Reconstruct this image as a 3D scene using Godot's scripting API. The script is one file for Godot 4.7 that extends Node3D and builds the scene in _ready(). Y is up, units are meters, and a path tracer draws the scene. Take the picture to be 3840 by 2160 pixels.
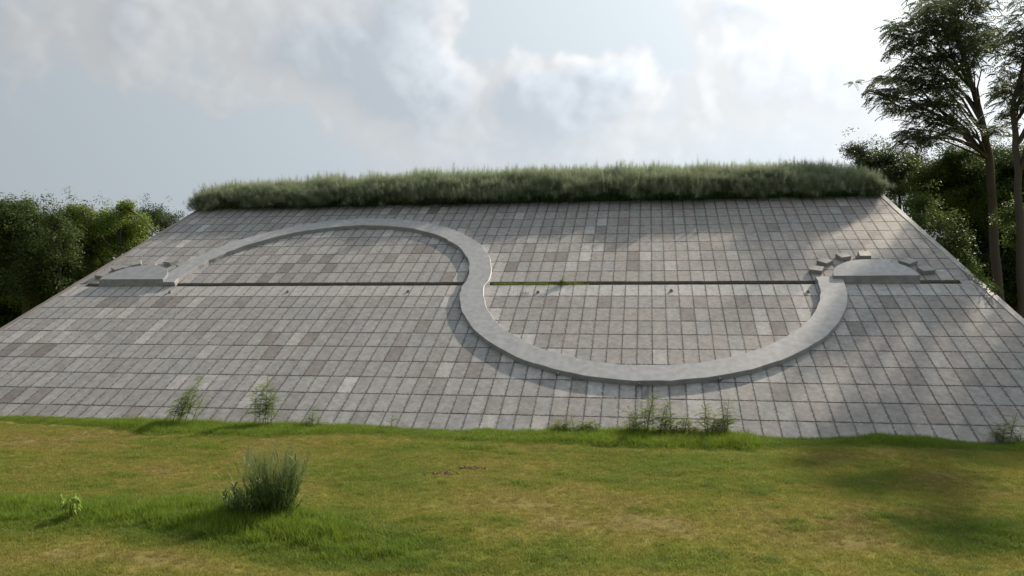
extends Node3D
# A grassy mound whose front is a slope of concrete tiles with a raised S-shaped band,
# a horizontal ledge and two half-disc suns. Axes: x along the slope's courses, y up, z towards the viewer;
# the origin lies on the lip of the ledge. THETA is the tilt of the slope.

const THETA := 0.44505
const GROUND := -2.54
const TO_SUN := Vector3(0.26, 0.31, -0.382)
const TW := 0.3          # tile width
const TL := 0.6          # tile length up the slope
const NOTCH := 0.17     # the upper half of the slope begins here
const FOOT := -6.0
const TOP := 5.95
const EYE := Vector3(-0.0433, -0.0407, 19.418)
const PADS_A := [[8.68,7.77,-15.75,0.61,0.34],[8.95,7.38,-14.84,0.82,0.48],[9.86,8.62,-17.00,0.87,0.44],[10.07,9.58,-16.09,0.86,0.43],[9.97,10.44,-16.56,0.56,0.48],[10.81,10.14,-16.72,1.12,0.56],[10.61,8.69,-16.44,1.02,0.55],[11.02,7.96,-15.96,1.09,0.54],[10.31,7.13,-15.81,1.00,0.46],[10.08,6.12,-15.38,0.68,0.45],[10.84,6.51,-15.74,0.84,0.54],[10.16,5.57,-14.94,0.82,0.33],[11.71,6.13,-16.39,0.70,0.35],[10.37,10.25,-14.37,1.06,0.57],[11.72,11.48,-16.92,1.31,0.57],[11.36,9.88,-14.99,1.08,0.62],[12.05,10.77,-15.75,1.11,0.63],[11.47,8.94,-15.32,0.93,0.58],[12.72,10.29,-16.58,1.13,0.69],[12.94,11.18,-16.41,1.14,0.57],[11.86,8.16,-14.60,0.53,0.38],[12.09,8.46,-14.10,0.68,0.41],[13.13,9.53,-16.06,1.04,0.60],[13.02,5.87,-14.92,0.53,0.46],[11.20,7.01,-14.37,0.60,0.33],[12.33,11.12,-14.32,0.93,0.46],[9.90,7.35,-16.74,0.86,0.43],[11.42,7.44,-16.88,0.95,0.48],[11.74,8.17,-16.49,0.87,0.48],[11.57,5.99,-14.37,0.67,0.37],[11.37,9.20,-16.70,1.04,0.56],[9.96,7.83,-15.74,0.84,0.42],[10.34,5.54,-14.13,0.80,0.33],[11.55,6.53,-15.40,0.61,0.31],[11.87,9.27,-14.92,0.92,0.54],[10.28,8.96,-16.05,0.78,0.43]]
const PADS_B := [[11.46,8.42,-9.33,0.59,0.39],[12.01,9.14,-10.15,0.68,0.41],[11.50,7.79,-9.10,0.59,0.39],[11.68,7.24,-9.33,0.59,0.39],[11.34,6.84,-9.36,0.52,0.32],[11.54,6.30,-9.54,0.65,0.36],[11.42,5.89,-9.79,0.59,0.36],[11.61,5.70,-8.96,0.51,0.38],[11.26,5.38,-9.60,0.39,0.39]]
const PADS_C := [[9.14,6.00,-19.90,0.59,0.33],[9.50,5.74,-19.58,0.83,0.58],[10.28,5.65,-20.42,0.94,0.68],[10.66,5.11,-19.98,0.93,0.76],[11.06,5.18,-19.21,0.83,0.58],[10.09,4.43,-19.21,0.99,0.74],[11.38,4.39,-20.75,1.12,0.69],[11.96,5.42,-20.59,0.60,0.43],[10.02,5.11,-20.90,0.86,0.69]]
const PADS_D := [[11.30,4.48,-16.88,0.94,0.47],[12.31,4.84,-17.89,1.05,0.65],[12.53,5.11,-16.87,0.87,0.56],[12.63,4.34,-17.48,1.13,0.64],[11.90,3.94,-17.53,1.12,0.64],[13.92,4.84,-18.68,1.09,0.75],[12.64,3.54,-16.86,1.19,0.71],[11.90,3.55,-19.19,1.00,0.75],[12.54,3.16,-18.59,1.23,0.82],[13.55,3.91,-18.16,1.23,0.82]]
const PADS_E := [[14.81,5.39,-19.17,1.03,0.68],[14.77,4.85,-17.61,1.07,0.74],[16.04,5.36,-19.20,1.12,0.86],[14.33,4.30,-17.50,1.14,0.73],[15.42,4.04,-18.53,1.27,0.84],[16.14,4.48,-18.23,1.27,0.84],[14.69,3.24,-17.86,1.24,0.91],[15.96,3.27,-18.46,1.35,0.93],[15.60,2.33,-18.99,1.28,0.94]]
const PADS_B2 := [[18.47,8.98,-10.38,0.70,0.49],[14.78,8.90,-9.30,0.92,0.51],[17.61,10.61,-8.67,0.87,0.46],[19.29,7.20,-10.44,0.73,0.60],[12.61,7.10,-11.09,0.79,0.48],[14.38,7.63,-8.04,1.08,0.46],[15.02,6.63,-7.88,0.96,0.41],[16.37,11.36,-11.26,0.88,0.56],[19.41,9.46,-11.23,0.88,0.44],[16.55,6.14,-10.74,0.91,0.42],[17.38,12.66,-7.25,0.85,0.52],[16.83,8.80,-9.33,0.70,0.41],[13.07,8.97,-8.76,0.99,0.46],[14.79,11.61,-8.82,0.98,0.50],[18.44,6.03,-10.09,0.89,0.50],[15.77,12.65,-8.22,0.77,0.52],[17.97,6.89,-10.79,0.95,0.40],[17.38,5.06,-9.20,0.88,0.40],[15.33,7.43,-9.07,0.93,0.57],[15.58,5.64,-10.76,0.96,0.58],[11.86,8.05,-7.54,0.89,0.47],[13.50,4.63,-10.63,0.92,0.51],[18.44,11.82,-9.35,1.00,0.56],[14.51,5.80,-10.29,0.79,0.48],[16.58,6.91,-7.11,1.05,0.52],[13.47,6.17,-11.38,0.80,0.45],[14.42,10.77,-8.10,0.72,0.49],[16.62,9.61,-10.32,0.81,0.43],[18.58,5.21,-9.72,0.72,0.53],[19.41,10.71,-7.84,0.74,0.60],[16.89,4.26,-9.54,0.98,0.40],[16.20,10.32,-9.37,0.97,0.41],[14.70,4.72,-9.20,0.87,0.48],[14.58,10.00,-9.43,0.77,0.49],[18.49,9.76,-8.46,0.85,0.47],[13.03,5.43,-7.98,0.75,0.42],[18.09,4.28,-10.32,0.94,0.52],[17.77,7.71,-9.85,0.85,0.55],[13.12,8.25,-7.29,0.85,0.43],[15.99,4.52,-10.72,1.01,0.51],[13.46,10.58,-8.84,1.00,0.50],[17.47,11.82,-8.30,0.93,0.40],[16.62,8.04,-8.53,1.01,0.49],[19.45,6.15,-8.76,0.86,0.53],[11.70,7.40,-9.00,0.80,0.45],[12.30,6.50,-9.60,0.80,0.45],[11.90,8.30,-9.80,0.75,0.40],[12.60,7.30,-8.60,0.80,0.45],[11.40,6.20,-9.40,0.60,0.35],[13.00,8.20,-9.90,0.80,0.45],[12.90,5.60,-9.00,0.80,0.40]]
const TRUNK_A := [[13.40,-1.40,-15.50],[13.28,1.20,-15.50],[13.03,4.85,-15.50],[12.86,6.23,-15.60],[12.45,8.05,-15.70],[12.00,9.68,-15.80],[11.68,11.88,-15.70]]
const TRUNK_B := [[11.62,-1.15,-9.20],[11.59,1.40,-9.20],[11.49,4.35,-9.20],[11.40,5.82,-9.20],[11.90,7.50,-9.30],[13.00,9.50,-9.40]]
const PADS_L1 := [[-23.33,2.81,-7.46,0.76,0.40],[-23.86,3.08,-8.96,0.51,0.37],[-24.35,2.78,-7.73,0.92,0.60],[-23.24,2.17,-7.50,1.16,0.71],[-22.76,2.47,-8.00,0.67,0.54],[-25.22,1.48,-8.55,1.18,1.04],[-23.93,1.27,-8.60,1.25,1.01],[-22.12,1.55,-7.48,0.79,0.79],[-24.43,0.28,-8.66,1.30,1.02],[-25.70,0.09,-8.82,1.34,1.05]]
const PADS_L2 := [[-20.38,2.40,-6.25,0.37,0.25],[-20.43,2.03,-6.06,0.49,0.45],[-20.27,1.75,-6.26,0.66,0.61],[-21.05,1.18,-6.94,0.80,0.72],[-21.87,0.53,-7.53,0.87,0.78],[-21.37,1.03,-7.98,0.74,0.70],[-21.93,-0.11,-7.14,0.99,0.73],[-21.18,0.15,-7.20,0.81,0.60]]
const PADS_L3 := [[-21.10,2.85,-8.25,0.48,0.26],[-20.49,2.78,-8.06,0.39,0.26],[-21.24,2.46,-8.26,0.70,0.39],[-21.10,2.36,-8.94,0.53,0.49],[-21.95,1.89,-9.53,0.91,0.64],[-21.65,1.67,-9.98,0.69,0.64],[-21.48,0.99,-9.14,0.85,0.67],[-21.83,0.36,-9.20,0.81,0.54]]
const PADS_L4 := [[-19.53,3.04,-8.96,0.35,0.26],[-20.95,2.80,-10.46,0.55,0.37],[-19.53,2.67,-9.23,0.57,0.39],[-20.32,2.39,-9.00,0.53,0.39],[-19.98,2.18,-9.50,0.84,0.48],[-20.98,1.83,-10.05,0.73,0.54],[-19.72,2.30,-10.10,0.58,0.40],[-19.84,1.52,-8.98,0.65,0.39],[-20.21,1.82,-10.16,0.54,0.31],[-21.68,1.27,-10.32,0.55,0.41]]
const PADS_L5 := [[-22.01,3.22,-14.21,0.56,0.30],[-22.12,3.22,-15.34,0.52,0.31],[-21.04,2.98,-14.36,0.35,0.25],[-22.80,2.89,-15.92,0.79,0.37],[-22.19,2.83,-15.78,0.42,0.31],[-22.60,2.90,-14.81,0.51,0.36]]
const PADS_U1 := [[-25.91,-0.73,-9.57,1.46,0.97],[-25.47,-0.54,-10.41,1.37,0.98],[-23.69,-0.20,-9.55,1.03,0.80],[-25.42,-1.58,-10.07,1.46,0.98],[-24.38,-0.95,-10.10,0.96,0.72],[-23.87,0.51,-11.07,0.97,0.73],[-23.14,-0.12,-9.55,0.84,0.60],[-23.24,0.82,-11.49,0.73,0.58],[-23.34,0.30,-10.99,0.72,0.58],[-21.91,1.04,-10.63,0.56,0.42]]
const PADS_U2 := [[-31.06,2.36,-15.67,1.53,1.17],[-28.35,2.14,-14.11,1.32,1.10],[-28.42,2.23,-15.70,1.25,1.08],[-25.84,2.29,-14.00,1.16,0.95],[-25.47,2.34,-15.03,1.07,0.91],[-24.21,2.31,-14.73,0.94,0.79],[-23.07,2.46,-14.36,0.82,0.62],[-29.34,0.84,-14.96,1.47,1.13],[-28.14,0.84,-15.49,1.35,1.07],[-26.98,1.33,-15.75,1.22,0.94]]
const PADS_U3 := [[12.29,3.40,-20.06,0.92,0.54],[13.41,2.76,-21.40,1.12,0.73],[13.92,3.14,-20.23,1.10,0.71],[14.57,2.04,-22.10,1.26,0.92],[15.44,2.52,-21.94,1.27,0.92],[15.90,2.67,-20.77,1.24,0.90],[15.06,1.00,-20.93,1.35,1.01],[16.06,1.24,-21.19,1.37,1.02],[14.78,0.03,-21.40,1.13,0.85],[15.64,-0.22,-20.71,1.35,1.01],[16.71,-0.95,-21.15,1.37,1.03],[16.64,0.49,-20.43,1.35,1.01],[15.30,3.67,-20.96,1.13,0.79],[16.36,3.87,-20.81,1.14,0.85]]
const PADS_G := [[9.03,2.68,-10.48,0.57,0.37],[9.11,2.08,-9.35,0.59,0.43],[8.92,1.91,-9.90,0.44,0.32],[9.63,1.30,-9.44,0.60,0.48],[9.94,0.52,-9.04,0.51,0.43],[10.48,-0.17,-9.74,0.48,0.40],[11.54,2.28,-9.80,0.49,0.41],[12.05,1.62,-10.48,0.46,0.42]]
const DARK_TILES := [[-8.28,2.90],[-6.16,2.33],[-5.84,2.32],[-9.16,1.73],[-9.47,1.13],[-8.26,1.17],[-9.80,0.55],[-8.53,0.53],[-4.93,0.52],[-9.20,0.54],[-3.18,2.26],[-3.14,1.76],[-3.46,1.09],[-1.06,-0.84],[-3.77,-3.26],[-13.29,-3.36],[-13.65,-3.37],[-12.66,-5.16],[-13.44,-0.91],[-12.81,-0.91],[-11.95,-0.91],[-11.44,-0.88],[-6.42,5.12],[-7.66,5.18],[-2.57,1.61],[-2.27,1.60],[1.04,-0.84],[0.76,-1.41],[-0.45,1.04],[-0.48,1.63],[4.67,-3.90],[-8.11,-2.70],[-6.81,-3.89],[-8.52,1.72],[-14.25,-3.26],[2.57,-2.13],[5.13,4.55]]
const LIGHT_TILES := [[-7.95,5.15],[-7.36,5.12],[-6.74,5.09],[-6.16,5.10],[-1.68,2.25],[-1.67,1.66],[-1.38,2.24],[-0.17,1.66],[-3.16,2.81],[-13.97,-2.76],[-13.27,-2.77],[-13.58,-2.18],[-13.09,-1.52],[-5.84,-4.49],[-1.67,3.42],[-13.48,4.14],[-11.65,3.09],[-9.02,1.73],[-9.46,-4.56],[-8.83,-4.46],[-13.43,2.91],[-13.49,1.82],[2.29,-2.18]]

var rng := RandomNumberGenerator.new()
var taken := {}
var mats := {}

# ---------------------------------------------------------------- helpers
func numbered(called: String) -> String:
	var n: int = taken.get(called, -1) + 1
	taken[called] = n
	return called if n == 0 else "%s_%03d" % [called, n]

func thing(called: String, label: String, category: String, at := Vector3.ZERO, tilt := 0.0, group := "") -> Node3D:
	var o := Node3D.new()
	o.name = numbered(called)
	add_child(o)
	o.position = at
	o.rotation.x = tilt
	tag(o, label, category, group)
	return o

func tag(o: Node, label: String, category: String, group := "", kind := "") -> void:
	if label: o.set_meta("label", label)
	if category: o.set_meta("category", category)
	if group: o.set_meta("group", group)
	if kind: o.set_meta("kind", kind)

func part(parent: Node, called: String, mesh: Mesh, material: Material, at := Transform3D()) -> MeshInstance3D:
	var o := MeshInstance3D.new()
	o.name = called if parent != self else numbered(called)
	o.mesh = mesh
	if material: o.material_override = material
	o.transform = at
	parent.add_child(o, true)
	return o

func lin(r: float, g: float, b: float) -> Color:
	return Color(r, g, b).linear_to_srgb()

func mat(r: float, g: float, b: float, rough := 0.9, spec := 0.4) -> StandardMaterial3D:
	var m := StandardMaterial3D.new()
	m.albedo_color = lin(r, g, b)
	m.roughness = rough
	m.metallic_specular = spec
	return m

func leaf_mat(glow: float, rough := 0.6) -> StandardMaterial3D:
	var m := StandardMaterial3D.new()
	m.albedo_color = Color.WHITE
	m.vertex_color_use_as_albedo = true
	m.roughness = rough
	m.metallic_specular = 0.35
	m.backlight_enabled = true
	m.backlight = Color(glow, glow, glow).linear_to_srgb()
	m.cull_mode = BaseMaterial3D.CULL_DISABLED
	return m

class Soup:                       # a bag of triangles
	var v := PackedVector3Array()
	var n := PackedVector3Array()
	var c := PackedColorArray()
	var uv := PackedVector2Array()
	func tri(a: Vector3, b: Vector3, d: Vector3, out: Vector3, ca := Color.WHITE, cb := Color.WHITE, cd := Color.WHITE) -> void:
		var f := (b - a).cross(d - a)
		if f.length_squared() < 1e-14: return
		f = f.normalized()
		if f.dot(out) > 0.0:
			v.append(a); v.append(d); v.append(b); c.append(ca); c.append(cd); c.append(cb)
		else:
			f = -f
			v.append(a); v.append(b); v.append(d); c.append(ca); c.append(cb); c.append(cd)
		n.append(f); n.append(f); n.append(f)
	func quad(a: Vector3, b: Vector3, d: Vector3, e: Vector3, out: Vector3, c0 := Color.WHITE, c1 := Color.WHITE) -> void:
		tri(a, b, d, out, c0, c0, c1)
		tri(a, d, e, out, c0, c1, c1)
	func smooth_quad(p: Array, q: Array) -> void:      # corners a b d e with own normals
		var f: Vector3 = (p[1] - p[0]).cross(p[2] - p[0])
		var o := [0, 1, 2, 0, 2, 3]
		if f.dot(q[0]) > 0.0: o = [0, 2, 1, 0, 3, 2]
		for i in o:
			v.append(p[i]); n.append(q[i]); c.append(Color.WHITE)
	func mesh(colours := true) -> ArrayMesh:
		var a := []
		a.resize(Mesh.ARRAY_MAX)
		a[Mesh.ARRAY_VERTEX] = v
		a[Mesh.ARRAY_NORMAL] = n
		if colours: a[Mesh.ARRAY_COLOR] = c
		if uv.size() == v.size(): a[Mesh.ARRAY_TEX_UV] = uv
		var m := ArrayMesh.new()
		m.add_surface_from_arrays(Mesh.PRIMITIVE_TRIANGLES, a)
		return m

func tube(s: Soup, path: Array, radii: Array, sides := 7, col := Color.WHITE) -> void:
	var rings := []
	var norms := []
	for i in path.size():
		var d: Vector3 = (path[mini(i + 1, path.size() - 1)] - path[maxi(i - 1, 0)]).normalized()
		var x := d.cross(Vector3(0.31, 0.2, 0.93)).normalized()
		var y := d.cross(x)
		var ring := []
		var nr := []
		for k in sides:
			var t := TAU * k / sides
			var o: Vector3 = x * cos(t) + y * sin(t)
			ring.append(path[i] + o * radii[i])
			nr.append(o)
		rings.append(ring)
		norms.append(nr)
	for i in path.size() - 1:
		for k in sides:
			var l := (k + 1) % sides
			s.smooth_quad([rings[i][k], rings[i][l], rings[i + 1][l], rings[i + 1][k]], [norms[i][k], norms[i][l], norms[i + 1][l], norms[i + 1][k]])
	while s.c.size() < s.v.size(): s.c.append(col)

func strand(s: Soup, base: Vector3, yaw: float, h: float, w: float, lean: float, c0: Color, c1: Color, segs := 3) -> void:
	# one curved blade of grass
	var d := Vector3(cos(yaw), 0, sin(yaw))
	var side := Vector3(-sin(yaw), 0, cos(yaw))
	var tw := rng.randf_range(-0.9, 0.9)
	side = (side * cos(tw) + d * sin(tw))
	var p := base
	var a := 0.12 * lean
	var step := h / segs
	for i in segs:
		var q := p + Vector3.UP * cos(a) * step + d * sin(a) * step
		var w0 := w * (1.0 - pow(float(i) / segs, 2.0))
		var w1 := w * (1.0 - pow(float(i + 1) / segs, 2.0))
		var k0 := c0.lerp(c1, float(i) / segs)
		var k1 := c0.lerp(c1, float(i + 1) / segs)
		var nn := side.cross(q - p)
		if i < segs - 1:
			s.quad(p - side * w0, p + side * w0, q + side * w1, q - side * w1, nn, k0, k1)
		else:
			s.tri(p - side * w0, p + side * w0, q, nn, k0, k0, k1)
		p = q
		a += lean * 0.9 / segs * 1.4

func scatter(called: String, mesh: Mesh, material: Material, where: Array, tint: PackedColorArray, parent: Node = self) -> MultiMeshInstance3D:
	var mm := MultiMesh.new()
	mm.transform_format = MultiMesh.TRANSFORM_3D
	mm.use_colors = true
	mm.mesh = mesh
	mm.instance_count = where.size()
	for i in where.size():
		mm.set_instance_transform(i, where[i])
		mm.set_instance_color(i, tint[i])
	var o := MultiMeshInstance3D.new()
	o.name = called if parent != self else numbered(called)
	o.multimesh = mm
	o.material_override = material
	parent.add_child(o, true)
	return o

func noise(seed_: int, freq: float, octaves := 4) -> FastNoiseLite:
	var n := FastNoiseLite.new()
	n.seed = seed_
	n.noise_type = FastNoiseLite.TYPE_SIMPLEX_SMOOTH
	n.frequency = freq
	n.fractal_type = FastNoiseLite.FRACTAL_FBM
	n.fractal_octaves = octaves
	return n

func sstep(a: float, b: float, x: float) -> float:
	var t := clampf((x - a) / (b - a), 0.0, 1.0)
	return t * t * (3.0 - 2.0 * t)

# a point on the slope: u along, v up the slope, h proud of it
func on_slope(u: float, v: float, h := 0.0) -> Vector3:
	return Vector3(u, v * sin(THETA) + h * cos(THETA), -v * cos(THETA) + h * sin(THETA))

# ---------------------------------------------------------------- sky
const SKY_W := 3072
var sky_rows := []
var sky_big: FastNoiseLite
var sky_fine: FastNoiseLite
var sky_puff: FastNoiseLite
# clouds: azimuth from -z towards +x, elevation, half sizes (degrees), weight
const CLOUDS := [[-5.2, 12.6, 5.0, 1.9, 0.75], [-2.6, 14.3, 2.2, 1.5, 0.5], [-8.2, 12.2, 2.5, 2.2, 0.35], [-17.5, 15.6, 3.6, 4.5, 0.8], [-24.0, 15.0, 5.0, 2.8, 0.6], [-16.0, 12.8, 3.0, 1.6, 0.5],
	[-34.0, 15.5, 2.5, 4.0, 0.5], [-40.0, 13.5, 5.0, 3.0, 0.35], [5.5, 18.0, 4.0, 1.2, 0.5], [6.0, 13.5, 4.0, 3.0, 0.45], [13.0, 13.0, 3.5, 2.5, 0.35], [-6.0, 17.6, 4.2, 1.8, -0.8], [-11.5, 16.5, 1.6, 4.0, -0.6], [1.5, 15.0, 1.6, 2.5, -0.3], [-29.0, 12.0, 4.0, 1.2, 0.3]]

var sky_field := []
func cloud_field(d: Vector3, az: float, el: float) -> float:
	var f := sky_big.get_noise_3d(d.x, d.y * 1.7, d.z) * 0.8 + 0.06
	if el < 30.0 and az > -60.0 and az < 30.0:
		var az2 := az + sky_puff.get_noise_3dv(d) * 1.6
		var el2 := el + sky_puff.get_noise_3d(d.x + 3.0, d.y + 1.0, d.z + 2.0) * 1.1
		for i in range(0, clouds.size(), 5):
			var x := (az2 - clouds[i]) / clouds[i + 2]
			if x * x > 4.0: continue
			var y := (el2 - clouds[i + 1]) / clouds[i + 3]
			var r := x * x + y * y
			if r < 4.0: f += clouds[i + 4] * exp(-r)
	return f + 0.16 * (1.0 - 2.0 * absf(sky_fine.get_noise_3dv(d)))

func field_row(j: int) -> void:
	var row := PackedFloat32Array()
	row.resize(SKY_W)
	var el := 90.0 - (j + 0.5) / (SKY_W / 2.0) * 180.0
	if el > -0.6:
		var ce := cos(deg_to_rad(el))
		var se := sin(deg_to_rad(el))
		for i in SKY_W:
			var az := (i + 0.5) / SKY_W * 360.0
			if az > 180.0: az -= 360.0
			var ra := deg_to_rad(az)
			row[i] = cloud_field(Vector3(sin(ra) * ce, se, -cos(ra) * ce), az, el)
	sky_field[j] = row

func sky_row(j: int) -> void:
	var row := PackedFloat32Array()
	row.resize(SKY_W * 3)
	var el := 90.0 - (j + 0.5) / (SKY_W / 2.0) * 180.0
	if el < -0.5:
		for i in SKY_W:
			row[i * 3] = 0.2; row[i * 3 + 1] = 0.21; row[i * 3 + 2] = 0.17
		sky_rows[j] = row
		return
	var sun := TO_SUN.normalized()
	var sun_az := rad_to_deg(atan2(sun.x, -sun.z))
	var sun_el := rad_to_deg(asin(sun.y))
	var ce := cos(deg_to_rad(el))
	var se := sin(deg_to_rad(el))
	var calm := sstep(3.0, 13.0, el)
	var here: PackedFloat32Array = sky_field[j]
	for i in SKY_W:
		var az := (i + 0.5) / SKY_W * 360.0
		if az > 180.0: az -= 360.0
		var ra := deg_to_rad(az)
		var d := Vector3(sin(ra) * ce, se, -cos(ra) * ce)
		var g := rad_to_deg(acos(clampf(d.dot(sun), -1.0, 1.0)))
		var l := 0.165 + 1.1 * exp(-g / 46.0) + 2.0 * exp(-g / 7.0)
		var f := here[i]
		# the same field a little nearer the sun: cloud edges that face it are lit
		var ta := sun_az - az
		var te := sun_el - el
		var k := 0.9 / (sqrt(ta * ta + te * te) + 0.5) * SKY_W / 360.0
		var f2: float = sky_field[clampi(j - int(round(te * k)), 0, SKY_W / 4)][posmod(i + int(round(ta * k)), SKY_W)]
		var body := sstep(-0.06, 0.36, f)
		var thick := sstep(0.15, 0.9, f)
		var rim := clampf((f - f2) * 1.6, -0.15, 0.8) * body
		var near := exp(-g / 38.0)
		var veil := body * calm * 0.8
		var dim := thick * 0.9
		var lift := rim * 0.42 * calm
		# clear air, lit cloud and the shaded undersides of cloud
		row[i * 3] = l * (lerpf(lerpf(0.875, 0.99, near), lerpf(1.08, 0.80, dim), veil) + lift)
		row[i * 3 + 1] = l * (lerpf(lerpf(0.995, 1.035, near), lerpf(1.085, 0.89, dim), veil) + lift)
		row[i * 3 + 2] = l * (lerpf(lerpf(1.10, 1.06, near), lerpf(1.09, 0.99, dim), veil) + lift)
	sky_rows[j] = row

var clouds := PackedFloat32Array()
func make_sky() -> Sky:
	sky_big = noise(11, 1.6, 4)
	sky_fine = noise(23, 14.0, 4)
	sky_puff = noise(37, 9.0, 5)
	for c in CLOUDS:
		for q in c: clouds.append(q)
	sky_rows.resize(SKY_W / 2)
	sky_field.resize(SKY_W / 2)
	var first := WorkerThreadPool.add_group_task(field_row, SKY_W / 2)
	WorkerThreadPool.wait_for_group_task_completion(first)
	var job := WorkerThreadPool.add_group_task(sky_row, SKY_W / 2)
	WorkerThreadPool.wait_for_group_task_completion(job)
	var bytes := PackedByteArray()
	for r in sky_rows: bytes.append_array(r.to_byte_array())
	var im := Image.create_from_data(SKY_W, SKY_W / 2, false, Image.FORMAT_RGBF, bytes)
	var m := PanoramaSkyMaterial.new()
	m.panorama = ImageTexture.create_from_image(im)
	var s := Sky.new()
	s.sky_material = m
	return s

# ---------------------------------------------------------------- lawn
var lawn_a: FastNoiseLite
var lawn_b: FastNoiseLite
var lawn_c: FastNoiseLite
# x, z, half sizes, how much greener (or, below 0, how much drier)
const LAWN_PATCHES := [[-4.6, 11.35, 2.3, 0.75, 1.1], [-3.6, 11.6, 0.9, 0.5, 0.8], [-7.0, 11.2, 1.6, 0.7, 0.9], [-7.5, 10.0, 1.2, 0.5, 0.4], [3.4, 10.6, 0.9, 0.5, 0.9], [-2.4, 12.1, 1.0, 0.35, 0.6], [0.0, 11.9, 0.8, 0.3, 0.5], [-3.4, 9.0, 0.9, 0.9, 0.4], [0.3, 7.6, 1.8, 0.6, 0.35], [1.5, 8.3, 1.5, 1.0, 0.3], [-2.6, 7.4, 0.9, 0.3, 0.5],
	[-2.1, 9.6, 0.8, 1.0, -0.55], [0.1, 10.8, 1.5, 0.5, -0.4], [-10.0, 7.6, 1.6, 0.9, -0.45], [-6.0, 9.3, 1.4, 0.5, -0.35], [1.6, 9.9, 1.1, 0.8, -0.4], [-2.9, 11.0, 0.7, 0.5, -0.35], [-4.4, 12.6, 1.4, 0.3, -0.5], [-2.75, 8.72, 0.25, 0.12, -0.9], [-2.37, 8.37, 0.25, 0.1, -0.9]]

func greenness(x: float, z: float) -> float:
	var g := 0.35 + lawn_a.get_noise_2d(x, z * 1.4) * 0.5 + lawn_b.get_noise_2d(x, z) * 0.35
	for p in LAWN_PATCHES:
		var a: float = (x - p[0]) / p[2]
		var b: float = (z - p[1]) / p[3]
		var r := a * a + b * b
		if r < 6.0: g += p[4] * exp(-r * 1.1) * (1.0 if p[4] > 0.0 or p[2] < 0.3 else 0.8)
	return g

func lawn_colour(g: float, n: float) -> Color:
	# bare earth, dry thatch, olive turf, green turf
	var earth := Color(0.195, 0.15, 0.075)
	var dry := Color(0.295, 0.26, 0.08)
	var olive := Color(0.265, 0.27, 0.06)
	var green := Color(0.19, 0.25, 0.048)
	var c: Color
	if g < 0.0: c = earth.lerp(dry, clampf(1.0 + g * 2.0, 0.0, 1.0))
	elif g < 0.4: c = dry.lerp(olive, g / 0.4)
	else: c = olive.lerp(green, clampf((g - 0.4) / 0.5, 0.0, 1.0))
	return c * (1.0 + 0.25 * n)

func strip_edge(x: float) -> float:
	const E := [[-16.0, 5.8], [-11.6, 5.85], [-10.0, 5.95], [-9.0, 6.2], [-8.5, 6.6], [-6.5, 6.7], [-5.2, 6.2], [-4.1, 6.1], [-2.2, 6.5], [0.2, 6.6], [1.4, 6.4], [2.2, 6.05], [4.8, 6.0], [9.0, 5.95]]
	for i in E.size() - 1:
		if x < E[i + 1][0]: return lerpf(E[i][1], E[i + 1][1], clampf((x - E[i][0]) / (E[i + 1][0] - E[i][0]), 0.0, 1.0)) + lawn_b.get_noise_2d(x * 3.0, 50.0) * 0.16
	return 6.3

func ground_y(x: float, z: float) -> float:
	var near := sstep(30.0, 12.0, absf(z - 10.0)) * sstep(40.0, 16.0, absf(x))
	var h := lawn_a.get_noise_2d(x * 0.7 + 40.0, z * 0.7) * 0.06 + lawn_c.get_noise_2d(x, z) * 0.012
	h += 0.07 * exp(-pow((x + 4.6) / 2.2, 2.0) - pow((z - 11.2) / 0.7, 2.0))
	return GROUND + h * near

func make_lawn() -> void:
	var xs := []
	var zs := []
	for v in [-420, -260, -160, -100, -64, -42, -30, -24, -20, -17]: xs.append(float(v))
	var a := -15.0
	while a < 9.01:
		xs.append(a); a += 0.11
	for v in [10.5, 13, 17, 24, 36, 60, 110, 200, 420]: xs.append(float(v))
	for v in [-420, -260, -160, -100, -64, -42, -30, -20, -12, -6, -1, 3, 4.6]: zs.append(float(v))
	a = 5.3
	while a < 13.9:
		zs.append(a); a += 0.09
	for v in [15, 18, 24, 36, 64, 120, 240, 420]: zs.append(float(v))
	var w := xs.size()
	var vs := PackedVector3Array()
	var ns := PackedVector3Array()
	var cs := PackedColorArray()
	var idx := PackedInt32Array()
	for z in zs:
		for x in xs:
			vs.append(Vector3(x, ground_y(x, z), z))
			var e := 0.08
			ns.append(Vector3(ground_y(x - e, z) - ground_y(x + e, z), 2 * e, ground_y(x, z - e) - ground_y(x, z + e)).normalized())
			cs.append(lawn_colour(greenness(x, z), lawn_b.get_noise_2d(x * 2.0, z * 2.0)) * 0.8)
	for j in zs.size() - 1:
		for i in w - 1:
			var k := j * w + i
			idx.append_array([k, k + 1, k + w, k + 1, k + w + 1, k + w])
	var arr := []
	arr.resize(Mesh.ARRAY_MAX)
	arr[Mesh.ARRAY_VERTEX] = vs
	arr[Mesh.ARRAY_NORMAL] = ns
	arr[Mesh.ARRAY_COLOR] = cs
	arr[Mesh.ARRAY_INDEX] = idx
	var m := ArrayMesh.new()
	m.add_surface_from_arrays(Mesh.PRIMITIVE_TRIANGLES, arr)
	var lm := mat(1, 1, 1, 1.0, 0.2)
	lm.vertex_color_use_as_albedo = true
	lm.albedo_texture = speckle(5, 0.55, 1.15, 0.09)
	lm.uv1_triplanar = true
	lm.uv1_world_triplanar = true
	lm.uv1_scale = Vector3.ONE * 0.9
	var o := part(self, "lawn", m, lm)
	tag(o, "", "", "", "structure")

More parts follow.
